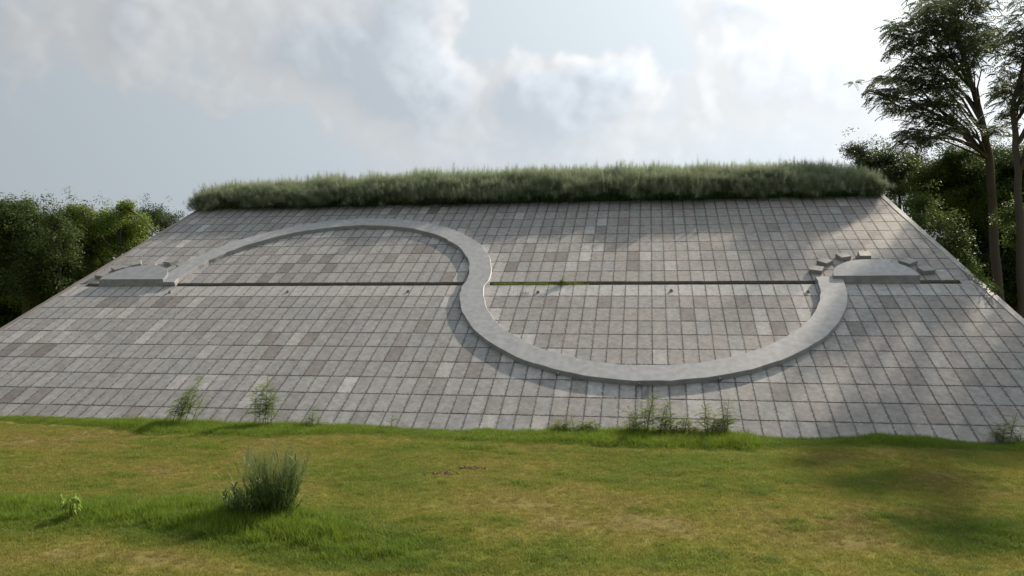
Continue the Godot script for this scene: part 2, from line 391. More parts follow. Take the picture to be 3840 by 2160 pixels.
func speckle(seed_: int, lo: float, hi: float, freq: float, octaves := 4) -> NoiseTexture2D:
	var t := NoiseTexture2D.new()
	t.width = 512
	t.height = 512
	t.seamless = true
	t.noise = noise(seed_, freq, octaves)
	var g := Gradient.new()
	g.set_color(0, Color(lo, lo, lo).linear_to_srgb().clamp())
	g.set_color(1, Color(hi, hi, hi).clamp().linear_to_srgb())
	t.color_ramp = g
	return t

func in_view(p: Vector3, margin := 0.6) -> bool:
	var d := p - EYE
	var fwd := d.dot(Vector3(-0.1644, 0, -0.9864))
	var side := d.dot(Vector3(0.9864, 0, -0.1644))
	return fwd > 1.0 and absf(side) < fwd * 0.6194 + margin

func make_grass() -> void:
	var green := leaf_mat(0.9)
	# short mown turf
	rng.seed = 71
	var tufts := []
	for k in 4:
		var s := Soup.new()
		for i in 11:
			var r := 0.035 * sqrt(rng.randf())
			var t := rng.randf() * TAU
			var sh := rng.randf_range(0.75, 1.2)
			var c := Color(sh, sh, sh * rng.randf_range(0.8, 1.1))
			strand(s, Vector3(cos(t) * r, -0.006, sin(t) * r), rng.randf() * TAU, rng.randf_range(0.014, 0.034), rng.randf_range(0.0012, 0.0022), rng.randf_range(0.3, 1.5), c * 0.9, c * 1.05, 2)
		tufts.append(s.mesh())
	var where := [[], [], [], []]
	var tint := [PackedColorArray(), PackedColorArray(), PackedColorArray(), PackedColorArray()]
	for i in 190000:
		var p := Vector3(rng.randf_range(-13.5, 7.5), 0, rng.randf_range(6.0, 13.3))
		if not in_view(p, 0.4) or p.z < 5.6: continue
		p.y = ground_y(p.x, p.z)
		var g := greenness(p.x, p.z)
		if g < -0.1 and rng.randf() < 0.7: continue
		var k := rng.randi() % 4
		var sc := rng.randf_range(0.7, 1.25) * (1.0 + 0.5 * clampf(g, 0.0, 1.0))
		where[k].append(Transform3D(Basis(Vector3.UP, rng.randf() * TAU).scaled(Vector3(sc * 1.1, sc, sc * 1.1)), p))
		tint[k].append(lawn_colour(g + rng.randf_range(-0.25, 0.25), rng.randf_range(-0.9, 0.9)) * 1.05)
	for k in 4:
		var o := scatter("lawn_grass", tufts[k], green, where[k], tint[k])
		tag(o, "short olive green turf covering the lawn in front of the slope", "grass", "", "stuff")
	var st := Soup.new()
	for i in 2600:
		var p := Vector3(rng.randf_range(-11, 6), 0, rng.randf_range(6.6, 13.0))
		if not in_view(p): continue
		p.y = ground_y(p.x, p.z) + 0.008
		var c := Color(0.42, 0.36, 0.19) * rng.randf_range(0.6, 1.1)
		strand(st, p, rng.randf() * TAU, rng.randf_range(0.03, 0.1), 0.0016, rng.randf_range(1.2, 3.0), c, c, 2)
	tag(part(self, "dry_straw", st.mesh(), leaf_mat(0.4, 0.9)), "pale dry grass stalks scattered through the mown lawn", "straw", "", "stuff")
	# longer, greener growth: clumps in the lawn, the rough patch round the tall tuft, and the strip at the foot of the tiles
	var long := []
	for k in 5:
		var s := Soup.new()
		for i in 26:
			var r := 0.06 * sqrt(rng.randf())
			var t := rng.randf() * TAU
			var sh := rng.randf_range(0.7, 1.25)
			var c := Color(sh * rng.randf_range(0.9, 1.2), sh, sh * 0.9)
			strand(s, Vector3(cos(t) * r, -0.01, sin(t) * r), rng.randf() * TAU, rng.randf_range(0.05, 0.12), rng.randf_range(0.0014, 0.0026), rng.randf_range(0.2, 1.3), c * 0.85, c * 1.1, 3)
		long.append(s.mesh())
	var lw := [[], [], [], [], []]
	var lt := [PackedColorArray(), PackedColorArray(), PackedColorArray(), PackedColorArray(), PackedColorArray()]
	var put := func(p: Vector3, sc: float, g: float) -> void:
		var k := rng.randi() % 5
		p.y = ground_y(p.x, p.z)
		lw[k].append(Transform3D(Basis(Vector3.UP, rng.randf() * TAU).scaled(Vector3(1.0 + sc * 0.3, sc, 1.0 + sc * 0.3)), p))
		lt[k].append(Color(0.15, 0.25, 0.025).lerp(Color(0.24, 0.29, 0.04), clampf(rng.randf_range(-0.2, 0.9) - g, 0.0, 1.0)) * rng.randf_range(0.75, 1.2))
	for i in 22000:                                   # rough patches
		var p := Vector3(rng.randf_range(-10, 4.5), 0, rng.randf_range(9.4, 13.2))
		if not in_view(p, 0.4): continue
		var g := greenness(p.x, p.z) + lawn_c.get_noise_2d(p.x * 0.8, p.z * 1.2) * 0.6
		if g > 0.9: put.call(p, clampf((g - 0.75) * 1.5, 0.3, 1.6), 0.1)
	for i in 700:                                     # small cushions dotted over the lawn
		var c := Vector3(rng.randf_range(-12, 6.5), 0, rng.randf_range(6.6, 12.8))
		if not in_view(c) or greenness(c.x, c.z) < rng.randf_range(0.0, 0.7): continue
		var rad := rng.randf_range(0.03, 0.16)
		for j in int(5 + rad * 90):
			var p := c + Vector3(rng.randfn(0, rad), 0, rng.randfn(0, rad * 0.55))
			put.call(p, rng.randf_range(0.2, 0.45) + rad, 0.0)
	for c in [[-2.71, 6.98, 0.2, 0.1, 0.9], [-6.79, 7.55, 0.22, 0.08, 0.6], [-8.0, 7.25, 0.3, 0.1, 0.5], [-3.1, 6.85, 0.5, 0.15, 0.5], [-1.2, 6.95, 0.5, 0.1, 0.5], [0.3, 7.05, 0.3, 0.08, 0.5], [1.2, 6.95, 0.5, 0.1, 0.5], [3.6, 10.4, 0.5, 0.18, 0.8], [3.3, 10.8, 0.5, 0.12, 0.6]]:
		for j in 110:
			put.call(Vector3(c[0] + rng.randfn(0, c[2]), 0, c[1] + rng.randfn(0, c[3])), c[4] * rng.randf_range(0.6, 1.1), -0.1)
	for k in 5:
		var o := scatter("rough_grass", long[k], green, lw[k], lt[k])
		tag(o, "longer bright green grass growing in rough patches of the lawn", "grass", "", "stuff")
	for k in 5:
		lw[k].clear()
		lt[k].clear()
	for i in 17000:
		var x := rng.randf_range(-14.5, 8.5)
		var e := strip_edge(x)
		var z := lerpf(5.25, e, pow(rng.randf(), 0.8))
		if not in_view(Vector3(x, 0, z), 0.5): continue
		var tall := 0.62 + 0.55 * lawn_a.get_noise_2d(x * 1.3, 9.0)
		if x > -1.8 and x < 1.6: tall += 0.5
		if x > -9.0 and x < -6.0: tall += 0.35
		if x < -9.5: tall *= 0.75
		tall *= sstep(e + 0.02, e - 0.3, z) * 0.8 + 0.35
		put.call(Vector3(x, 0, z), tall * rng.randf_range(0.7, 1.35), 0.05)
	for k in 5:
		var o := scatter("verge_grass", long[k], green, lw[k], lt[k])
		tag(o, "strip of uncut green grass along the foot of the tiled slope", "grass", "", "stuff")

# ---------------------------------------------------------------- tall grass with plumes
func plume_grass(s: Soup, p: Soup, blades: int, culms: int, radius: float, h: float, width: float, fluff: int, fluff_r: float, hair := 0.0005, spread_down := 0.45) -> void:
	for i in blades:
		var r := radius * sqrt(rng.randf())
		var t := rng.randf() * TAU
		var sh := rng.randf_range(0.65, 1.2)
		var c := Color(sh * rng.randf_range(0.9, 1.25), sh, sh * rng.randf_range(0.8, 1.1))
		var hh := h * rng.randf_range(0.4, 0.82)
		strand(s, Vector3(cos(t) * r, 0, sin(t) * r), t + rng.randfn(0, 0.9), hh, width * rng.randf_range(0.7, 1.2), rng.randf_range(0.15, 1.25), c * 0.9, c * 1.1, 4)
	for i in culms:
		var r := radius * sqrt(rng.randf())
		var t := rng.randf() * TAU
		var out := Vector3(cos(t), 0, sin(t))
		var b := out * r
		var hh := h * rng.randf_range(0.78, 1.1)
		var top := b + Vector3.UP * hh + out * hh * rng.randf_range(0.02, 0.25)
		var pale := Color(1.0, 1.0, 1.0) * rng.randf_range(0.8, 1.15)
		strand(p, b, t, hh, width * 0.14, 0.2, pale * 0.4, pale * 0.6, 2)
		for k in fluff:                       # the open panicle: a haze of hair-thin branchlets
			var y := pow(rng.randf(), 0.8)
			var q := top - Vector3.UP * y * h * spread_down
			var a := rng.randf() * TAU
			var rr := fluff_r * (0.25 + y * 0.9) * rng.randf_range(0.2, 1.0)
			var e := q + Vector3(cos(a) * rr, rng.randf_range(-0.3, 0.55) * fluff_r, sin(a) * rr)
			var sd := Vector3(-sin(a), rng.randf_range(-0.5, 0.5), cos(a)) * hair * rng.randf_range(0.6, 1.3)
			p.tri(q - sd, q + sd, e, Vector3.UP, pale, pale, pale)

func make_crown_grass() -> void:
	rng.seed = 505
	var gm := leaf_mat(0.5)
	var pm := leaf_mat(0.9, 0.8)
	var bl := []
	var pl := []
	for k in 5:
		var s := Soup.new()
		var p := Soup.new()
		plume_grass(s, p, 40, 12, 0.2, 0.9, 0.0055, 100, 0.3, 0.0014, 0.3)
		bl.append(s.mesh())
		pl.append(p.mesh())
	var w := [[], [], [], [], []]
	var t := [PackedColorArray(), PackedColorArray(), PackedColorArray(), PackedColorArray(), PackedColorArray()]
	var tp := [PackedColorArray(), PackedColorArray(), PackedColorArray(), PackedColorArray(), PackedColorArray()]
	var zt := on_slope(0, TOP).z
	for i in 4400:
		var x := rng.randf_range(-14.45, 6.35)
		var back := pow(rng.randf(), 1.3) * 3.2
		var z := zt + 0.12 - back + lawn_b.get_noise_2d(x * 2.0, 7.0) * 0.14
		var h := lerpf(0.86, 1.1, sstep(-14.3, -5.0, x)) * (1.0 - 0.14 * sstep(4.5, 6.6, x)) + 0.36 * lawn_b.get_noise_2d(x * 0.8, z * 1.0) + 0.2 * lawn_c.get_noise_2d(x * 0.6, z * 0.6)
		h *= rng.randf_range(0.8, 1.07) * lerpf(0.68, 1.0, sstep(0.0, 0.8, back)) * lerpf(0.7, 1.0, sstep(-14.5, -13.9, x)) * lerpf(0.7, 1.0, sstep(6.4, 6.0, x)) * lerpf(0.95, 1.0, sstep(3.0, 0.0, x))
		var k := rng.randi() % 5
		var b := Basis(Vector3.UP, rng.randf() * TAU).scaled(Vector3(1.0, h, 1.0))
		if back < 0.35: b = Basis(Vector3.RIGHT, pow(rng.randf(), 2.0) * 0.9) * b
		if x < -14.1: b = Basis(Vector3.BACK, rng.randf_range(0.0, 0.7)) * b
		w[k].append(Transform3D(b, Vector3(x, on_slope(0, TOP).y - 0.06 + 0.03 * back, z)))
		var c := Color(0.055, 0.115, 0.045).lerp(Color(0.09, 0.165, 0.06), rng.randf()) * rng.randf_range(0.8, 1.2)
		t[k].append(c)
		tp[k].append(Color(0.29, 0.36, 0.22).lerp(Color(0.37, 0.41, 0.28), rng.randf()) * rng.randf_range(0.85, 1.1))
	for k in 5:
		var a := scatter("crown_grass", bl[k], gm, w[k], t[k])
		tag(a, "dense dark green tall grass blades along the top of the mound", "grass", "", "stuff")
		var b := scatter("grass_plumes", pl[k], pm, w[k], tp[k])
		tag(b, "pale feathery seed heads above the tall grass on the mound", "grass", "", "stuff")
	# a single thin weed stalk above the plumes
	var s := Soup.new()
	var base := Vector3(-7.95, on_slope(0, TOP).y - 0.05, zt - 1.6)
	tube(s, [base, base + Vector3(0.02, 0.7, 0), base + Vector3(-0.01, 1.3, 0.01)], [0.008, 0.006, 0.002], 5, Color(0.06, 0.06, 0.04))
	for i in 9:
		var y := 0.95 + i * 0.04
		strand(s, base + Vector3(0, y, 0), rng.randf() * TAU, 0.07, 0.005, 0.9, Color(0.06, 0.07, 0.03), Color(0.08, 0.09, 0.03), 2)
	var o := part(self, "weed_stalk", s.mesh(), leaf_mat(0.3))
	tag(o, "thin dark weed stalk standing above the plumed grass", "weed")

func make_tuft() -> void:
	rng.seed = 99
	var at := Vector3(-4.02, 0, 11.15)
	at.y = ground_y(at.x, at.z) - 0.02
	var o := thing("grass_clump", "tall dark green clump of reedy grass with pale haze of plumes on the lawn", "grass clump", at)
	var s := Soup.new()
	var p := Soup.new()
	plume_grass(s, p, 300, 80, 0.2, 0.72, 0.0045, 150, 0.2, 0.0004, 0.3)
	for i in 190:                             # stems with leaves set along them
		var t := rng.randf() * TAU
		var r := 0.19 * sqrt(rng.randf())
		var out := Vector3(cos(t), 0, sin(t))
		var low := i % 3 == 0
		var b := out * r + (Vector3(-0.2, 0, 0.04) if low else Vector3(0.03, 0, 0))
		var ln := absf(rng.randfn(0, 0.7 if low else 0.36))
		var hh := rng.randf_range(0.26, 0.72) * (1.0 - 0.35 * minf(ln, 1.0)) * (0.55 if low else 1.0)
		var top := b + Vector3.UP * hh + out * hh * ln
		tube(s, [b, b.lerp(top, 0.5) - out * 0.02, top], [0.0028, 0.0024, 0.0012], 4, Color(0.9, 0.95, 0.8))
		for k in 6:
			var f := 0.25 + 0.75 * (k + rng.randf()) / 6.0
			var q := b.lerp(top, f)
			var sh := rng.randf_range(0.7, 1.5)
			strand(s, q, t + rng.randfn(0, 1.3), rng.randf_range(0.13, 0.25), 0.0058, rng.randf_range(0.9, 2.3), Color(sh, sh, sh) * 0.9, Color(sh * 1.15, sh, sh * 0.9), 5)
	var gm := leaf_mat(0.45, 0.45)
	gm.albedo_color = lin(0.11, 0.17, 0.045)
	var pm := leaf_mat(0.9, 0.8)
	pm.albedo_color = lin(0.2, 0.25, 0.1)
	tag(part(o, "blades", s.mesh(), gm), "", "", "", "stuff")
	tag(part(o, "plumes", p.mesh(), pm), "pale feathery seed heads", "", "", "stuff")

# ---------------------------------------------------------------- weeds
var frond_meshes := []
func make_fronds() -> void:
	# a pinnate leaf: a thin midrib with pairs of small leaflets, along +x, drooping
	rng.seed = 17
	for k in 3:
		var s := Soup.new()
		var n := 9
		for i in n:
			var f := (i + 1.0) / (n + 0.5)
			var p := Vector3(f * 0.15, 0.03 * sin(f * 2.2) - 0.045 * f * f, 0)
			var l := 0.034 * (1.0 - 0.55 * absf(f - 0.45))
			for sd in [-1.0, 1.0]:
				var e: Vector3 = p + Vector3(0.012, rng.randf_range(-0.012, 0.006), sd * l)
				var wv := Vector3(0.0065, rng.randf_range(-0.003, 0.003), 0)
				var md: Vector3 = (p + e) * 0.5
				var c := Color(1, 1, 1) * rng.randf_range(0.8, 1.2)
				s.tri(p, md + wv, md - wv, Vector3.UP, c, c, c)
				s.tri(e, md + wv, md - wv, Vector3.UP, c, c, c)
		var mid := [Vector3.ZERO, Vector3(0.05, 0.017, 0), Vector3(0.1, 0.012, 0), Vector3(0.155, -0.012, 0)]
		tube(s, mid, [0.0016, 0.0013, 0.001, 0.0006], 3, Color(0.9, 0.9, 0.7))
		frond_meshes.append(s.mesh())

func make_weed(label: String, at: Vector3, height: float, lean: Vector3, stems: int, spread: float, size: float, seed_: int) -> void:
	rng.seed = seed_
	at.y = ground_y(at.x, at.z)
	var o := thing("leafy_weed", label, "weed", at, 0.0, "weeds along the foot of the slope")
	var fm := leaf_mat(0.8, 0.5)
	fm.albedo_color = lin(0.19, 0.26, 0.045)
	var sm := mat(0.09, 0.1, 0.04)
	for k in stems:
		var h := height * (1.0 if k == 0 else rng.randf_range(0.45, 0.85))
		var b := Vector3(rng.randf_range(-spread, spread), -0.03, rng.randf_range(-0.06, 0.06)) * (0.0 if k == 0 else 1.0)
		var top := b + Vector3.UP * h + lean * h + Vector3(rng.randf_range(-0.12, 0.12), 0, rng.randf_range(-0.1, 0.1)) * h
		var mid := b.lerp(top, 0.5) - lean * h * 0.1
		var s := Soup.new()
		tube(s, [b, mid, top], [0.006, 0.0045, 0.0015], 5)
		part(o, "stem", s.mesh(), sm)
		var n := int(6 + h * 34)
		for i in n:
			var f := 0.28 + 0.72 * (i + 0.5) / n
			var p := b.lerp(mid, f * 2.0) if f < 0.5 else mid.lerp(top, f * 2.0 - 1.0)
			var sc := size * 1.45 * rng.randf_range(0.7, 1.15) * (1.15 - 0.5 * f)
			var bs := Basis(Vector3.UP, i * 2.4 + rng.randf_range(-0.5, 0.5)) * Basis(Vector3.BACK, rng.randf_range(-0.25, 0.55))
			part(o, "frond", frond_meshes[i % 3], fm, Transform3D(bs.scaled(Vector3.ONE * sc), p))

func leaf_shape(l: float, w: float, bend: float) -> ArrayMesh:
	var s := Soup.new()
	var n := 5
	for i in n:
		var f := float(i) / n
		var g := float(i + 1) / n
		var p := Vector3(f * l, -bend * f * f * l, 0)
		var q := Vector3(g * l, -bend * g * g * l, 0)
		var wp := w * sin(PI * pow(f, 0.75))
		var wq := w * sin(PI * pow(g, 0.75)) if i < n - 1 else 0.0
		for sd in [-1.0, 1.0]:
			s.quad(p, p + Vector3(0, wp * 0.35, sd * wp), q + Vector3(0, wq * 0.35, sd * wq), q, Vector3.UP)
	return s.mesh()

func make_small_plants() -> void:
	make_fronds()
	make_weed("tall feathery leaved weed leaning strongly over in front of the lower tiles", Vector3(-8.42, 0, 5.55), 0.92, Vector3(0.42, 0, 0), 6, 0.28, 1.05, 1)
	make_weed("tallest upright feathery leaved weed, with twin stems, at the foot of the tiles", Vector3(-6.86, 0, 5.5), 0.98, Vector3(0.17, 0, 0), 6, 0.3, 1.05, 2)
	make_weed("thin sparse pale weed just beside the tallest twin stemmed weed", Vector3(-6.0, 0, 5.45), 0.36, Vector3(0.1, 0, 0), 4, 0.12, 0.8, 3)
	make_weed("very small lone weed poking from the narrow verge below plain tiles", Vector3(-4.55, 0, 5.4), 0.24, Vector3(0.05, 0, 0), 1, 0.05, 0.7, 4)
	make_weed("bushy dark weed at one end of the thick weedy verge below the S curve", Vector3(-1.3, 0, 5.5), 0.36, Vector3(-0.1, 0, 0), 14, 0.4, 0.9, 5)
	make_weed("tall pale weed standing below the dark drain stain", Vector3(-0.1, 0, 5.5), 0.72, Vector3(0.1, 0, 0), 10, 0.4, 1.0, 6)
	make_weed("medium weed between the tall pale weed and the feathery weed with a side shoot", Vector3(0.5, 0, 5.5), 0.38, Vector3(0.1, 0, 0), 10, 0.35, 0.85, 7)
	make_weed("feathery leaved weed with a side shoot at the other end of the thick weedy verge", Vector3(1.2, 0, 5.45), 0.66, Vector3(0.12, 0, 0), 9, 0.36, 1.0, 8)
	make_weed("wispy weed in the verge under the shaded tiles", Vector3(5.55, 0, 5.25), 0.5, Vector3(0.12, 0, 0), 5, 0.3, 0.95, 9)
	make_weed("little weed growing out of the ledge beside the S shaped band", on_slope(-2.08, 0.03) , 0.22, Vector3(0.05, 0, 0), 4, 0.05, 0.7, 10)
	# the ledge weed stands on the ledge, not on the lawn
	get_child(get_child_count() - 1).position = on_slope(-2.08, 0.03) + Vector3(0, 0.0, -0.03)
	# grass in the ledge
	rng.seed = 31
	var s := Soup.new()
	for i in 800:
		var x := rng.randf_range(-3.75, -1.45)
		var m := 0.35 + 0.65 * absf(sin(x * 4.1))
		var c := Color(0.2, 0.26, 0.04) * rng.randf_range(0.7, 1.25)
		strand(s, Vector3(x, -0.005, -rng.randf_range(0.01, 0.1)), rng.randf() * TAU, rng.randf_range(0.05, 0.15) * m, 0.0026, rng.randf_range(0.2, 1.2), c, c * 1.2, 3)
	var o := part(self, "ledge_grass", s.mesh(), leaf_mat(0.7))
	tag(o, "yellow green grass rooted in the ledge beside the S shaped band", "grass", "", "stuff")
	# broad leaved seedling in the lawn
	var at := Vector3(-6.08, 0, 11.6)
	at.y = ground_y(at.x, at.z)
	var t := thing("seedling", "small seedling with broad drooping yellow green leaves on the lawn", "plant", at)
	rng.seed = 47
	var lm := leaf_mat(0.9, 0.45)
	lm.albedo_color = lin(0.24, 0.34, 0.05)
	var leaf := leaf_shape(0.12, 0.02, 0.5)
	for k in 5:
		var top := Vector3(rng.randf_range(-0.17, 0.17), rng.randf_range(0.2, 0.3), rng.randf_range(-0.08, 0.08))
		var st := Soup.new()
		tube(st, [Vector3(0, -0.02, 0), top * 0.5 + Vector3(0, 0.02, 0), top], [0.004, 0.003, 0.0015], 5)
		part(t, "stem", st.mesh(), mat(0.1, 0.12, 0.04))
		for i in 6:
			var f := 0.45 + 0.55 * i / 5.0
			var b := Basis(Vector3.UP, rng.randf() * TAU) * Basis(Vector3.BACK, rng.randf_range(-0.9, 0.3))
			part(t, "leaf", leaf, lm, Transform3D(b.scaled(Vector3.ONE * rng.randf_range(0.7, 1.2)), top * f + Vector3(0, 0.02 * sin(f * 3.0), 0)))
	# dry weed fallen across the tiles, and crumbs of soil thrown up on the lawn
	var dw := thing("dry_weed", "small dried weed lying on the pale tiles just below the ledge", "weed", on_slope(-2.95, -0.5, 0.004), THETA)
	var ds := Soup.new()
	for i in 46:
		strand(ds, Vector3(rng.randfn(0, 0.09), 0.0, rng.randfn(0, 0.025)), rng.randf() * TAU, rng.randf_range(0.05, 0.16), 0.0022, rng.randf_range(0.9, 2.0), Color(0.07, 0.055, 0.035), Color(0.11, 0.09, 0.05), 3)
	tag(part(dw, "stalks", ds.mesh(), leaf_mat(0.2, 0.9)), "", "", "", "stuff")
	var soil := mat(0.2, 0.14, 0.085, 1.0, 0.1)
	for e in [[-2.75, 8.72, 0.17, "flat crumbled heap of brown soil on the lawn"], [-2.37, 8.37, 0.13, "rounder crumbled heap of brown soil on the lawn, closer to the slope"]]:
		var hp := thing("soil_heap", e[3], "soil", Vector3(e[0], ground_y(e[0], e[1]), e[1]), 0.0, "soil heaps on the lawn")
		for i in 26:
			var q := Vector3(rng.randfn(0, e[2] * 0.6), 0, rng.randfn(0, e[2] * 0.3))
			var sz := rng.randf_range(0.012, 0.034)
			var cs2 := Soup.new()
			var pts := []
			for d in [Vector3.RIGHT, Vector3.LEFT, Vector3.UP, Vector3.DOWN, Vector3.BACK, Vector3.FORWARD]: pts.append(d * sz * rng.randf_range(0.7, 1.3))
			for a in [0, 1]:
				for b in [2, 3]:
					for c in [4, 5]: cs2.tri(pts[a], pts[b], pts[c], pts[a] + pts[b] + pts[c])
			part(hp, "clod", cs2.mesh(false), soil, Transform3D(Basis(Vector3(rng.randfn(), 1, rng.randfn()).normalized(), rng.randf() * TAU), q + Vector3(0, sz * 0.3, 0)))
	# creeper on the far coping
	rng.seed = 53
	var cr := thing("creeper", "green creeper spilling over the edge coping at the end of the ledge", "plant", on_slope(7.06, 0.1, 0.06))
	var cl := Soup.new()
	for i in 330:
		var v := rng.randf_range(-0.75, 0.5)
		var p := on_slope(7.06, 0.1 + v, 0.06) - cr.position + Vector3(rng.randfn(0.02, 0.07) - 0.11 * v, absf(rng.randfn(0, 0.06)), rng.randfn(0, 0.05))
		var dirv := Vector3(rng.randfn(), rng.randfn() * 0.6, rng.randfn()).normalized()
		var sd := dirv.cross(Vector3(rng.randfn(), rng.randfn(), rng.randfn())).normalized() * 0.016
		var c := Color(0.07, 0.12, 0.02) * rng.randf_range(0.7, 1.3)
		cl.quad(p, p + dirv * 0.025 + sd, p + dirv * 0.05, p + dirv * 0.025 - sd, Vector3.UP, c, c)
	tag(part(cr, "leaves", cl.mesh(), leaf_mat(0.7, 0.9)), "", "", "", "stuff")
	var cs := Soup.new()
	tube(cs, [on_slope(0.06, -0.8, 0.0), on_slope(0.0, -0.2, 0.03), on_slope(-0.03, 0.4, 0.01)], [0.008, 0.007, 0.004], 5)
	part(cr, "stem", cs.mesh(), mat(0.09, 0.08, 0.05))

# ---------------------------------------------------------------- the mound and its tiles
func left_edge(v: float) -> float: return -15.0 + 0.104 * v
func right_edge(v: float) -> float: return 7.12 - 0.112 * v

func band_distance(x: float, v: float) -> float:
	# distance from the middle line of the S
	var d := 99.0
	if v > -0.05: d = absf(Vector2(x + 8.2, v - 0.03).length() - 4.09)
	if v < 0.1: d = minf(d, absf(Vector2(x + 0.15, v + 0.04).length() - 4.04))
	return d

func tile_picture(seed_: int, streak := false) -> ImageTexture:
	# cement: fine grain, float marks, blotches, grime that creeps in from the joints
	var w := 96
	var h := 192
	var im := Image.create(w, h, false, Image.FORMAT_RGB8)
	var a := noise(seed_, 0.02, 4)
	var b := noise(seed_ + 50, 0.12, 3)
	var c := noise(seed_ + 90, 0.05, 4)
	var e := noise(seed_ + 130, 0.35, 2)
	var r := RandomNumberGenerator.new()
	r.seed = seed_
	for y in h:
		for x in w:
			var v := 0.84 + 0.16 * a.get_noise_2d(x * 1.4, y * 1.4) + 0.05 * b.get_noise_2d(x * 0.25, y * 2.0) + 0.045 * e.get_noise_2d(x, y)
			var edge := minf(minf(x, w - 1 - x), minf(y, h - 1 - y) * 1.0)
			var g := sstep(9.0, 0.0, edge + 12.0 * c.get_noise_2d(x, y) + 3.0 * e.get_noise_2d(x * 2, y * 2))
			v *= 1.0 - 0.55 * g
			var spot := sstep(0.42, 0.55, b.get_noise_2d(x * 2.2 + 300, y * 2.2))
			v *= 1.0 - 0.22 * spot
			if streak:
				var q := c.get_noise_2d(x * 0.7, y * 0.1) + 0.35 * e.get_noise_2d(x, y * 0.3)
				v *= 1.0 - 0.42 * sstep(-0.05, 0.35, q + 0.35 - absf(x - w * 0.5) / w * 1.2)
			var warm := 0.045 * a.get_noise_2d(x + 500, y)
			var k := Color(v * (1.0 + warm), v, v * (1.0 - warm)).clamp().linear_to_srgb()
			im.set_pixel(x, y, k)
	return ImageTexture.create_from_image(im)

func tile_mesh(poly: PackedVector2Array, origin: Vector2) -> ArrayMesh:
	# a slab with a chamfered rim, top at h = 0, seen in slope coordinates (x along, z down the slope)
	var s := Soup.new()
	var inner: PackedVector2Array = []
	var mid := Vector2.ZERO
	for p in poly: mid += p / poly.size()
	for p in poly:
		var d := (mid - p)
		inner.append(p + Vector2(signf(d.x) * minf(0.003, absf(d.x) * 0.4), signf(d.y) * minf(0.003, absf(d.y) * 0.4)))
	var n := poly.size()
	var at := func(p: Vector2, h: float) -> Vector3: return Vector3(p.x - origin.x, h, -(p.y - origin.y))
	for i in n:
		var j := (i + 1) % n
		var out2 := ((poly[i] + poly[j]) * 0.5 - mid)
		var out := Vector3(out2.x, 0, -out2.y)
		s.tri(at.call(mid, 0.0), at.call(inner[i], 0.0), at.call(inner[j], 0.0), Vector3.UP)
		s.quad(at.call(inner[i], 0.0), at.call(inner[j], 0.0), at.call(poly[j], -0.0015), at.call(poly[i], -0.0015), out + Vector3.UP)
		s.quad(at.call(poly[i], -0.0015), at.call(poly[j], -0.0015), at.call(poly[j], -0.035), at.call(poly[i], -0.035), out)
	for q in s.v: s.uv.append(Vector2(q.x / TW, q.z / TL) + Vector2(0.5, 0.5))
	return s.mesh(false)

var tile_mats := []
var light_mats := []
var streak_mat: StandardMaterial3D
func make_tile_materials() -> void:
	var grain := speckle(61, 0.6, 1.0, 0.02, 6)
	var pics := []
	for k in 5: pics.append(tile_picture(200 + k * 7))
	var tones := [[0.365, 0.355, 0.34], [0.385, 0.374, 0.358], [0.348, 0.337, 0.322], [0.368, 0.344, 0.323], [0.357, 0.352, 0.343], [0.4, 0.39, 0.374], [0.328, 0.313, 0.297]]
	for t in tones:
		var row := []
		for k in 5: row.append(concrete(t, pics[k], grain))
		tile_mats.append(row)
	for t in [[0.48, 0.465, 0.445], [0.53, 0.52, 0.5], [0.235, 0.215, 0.2], [0.28, 0.258, 0.24]]:
		var row := []
		for k in 3: row.append(concrete(t, pics[k], grain))
		light_mats.append(row)
	streak_mat = concrete([0.37, 0.355, 0.34], tile_picture(311, true), grain)

func concrete(t: Array, pic: Texture2D, grain: Texture2D) -> StandardMaterial3D:
	var m := mat(t[0] * 1.14, t[1] * 1.15, t[2] * 1.165, 0.72, 0.45)
	m.albedo_texture = pic
	m.detail_enabled = true
	m.detail_blend_mode = BaseMaterial3D.BLEND_MODE_MUL
	m.detail_albedo = grain
	m.detail_uv_layer = BaseMaterial3D.DETAIL_UV_2
	m.uv2_triplanar = true
	m.uv2_world_triplanar = true
	m.uv2_scale = Vector3.ONE * 0.37
	return m

func smooth_cement(r: float, g: float, b: float, seed_: int) -> StandardMaterial3D:
	var m := mat(r, g, b, 0.55, 0.5)
	m.albedo_texture = speckle(seed_, 0.6, 1.0, 0.016, 6)
	m.uv1_triplanar = true
	m.uv1_world_triplanar = true
	m.uv1_scale = Vector3.ONE * 0.55
	m.detail_enabled = true
	m.detail_blend_mode = BaseMaterial3D.BLEND_MODE_MUL
	m.detail_albedo = speckle(seed_ + 9, 0.78, 1.0, 0.06, 5)
	m.detail_uv_layer = BaseMaterial3D.DETAIL_UV_2
	m.uv2_triplanar = true
	m.uv2_world_triplanar = true
	m.uv2_scale = Vector3.ONE * 1.7
	return m

func near_any(list: Array, x: float, v: float) -> bool:
	for p in list:
		if absf(p[0] - x) < 0.15 and absf(p[1] - v) < 0.3: return true
	return false

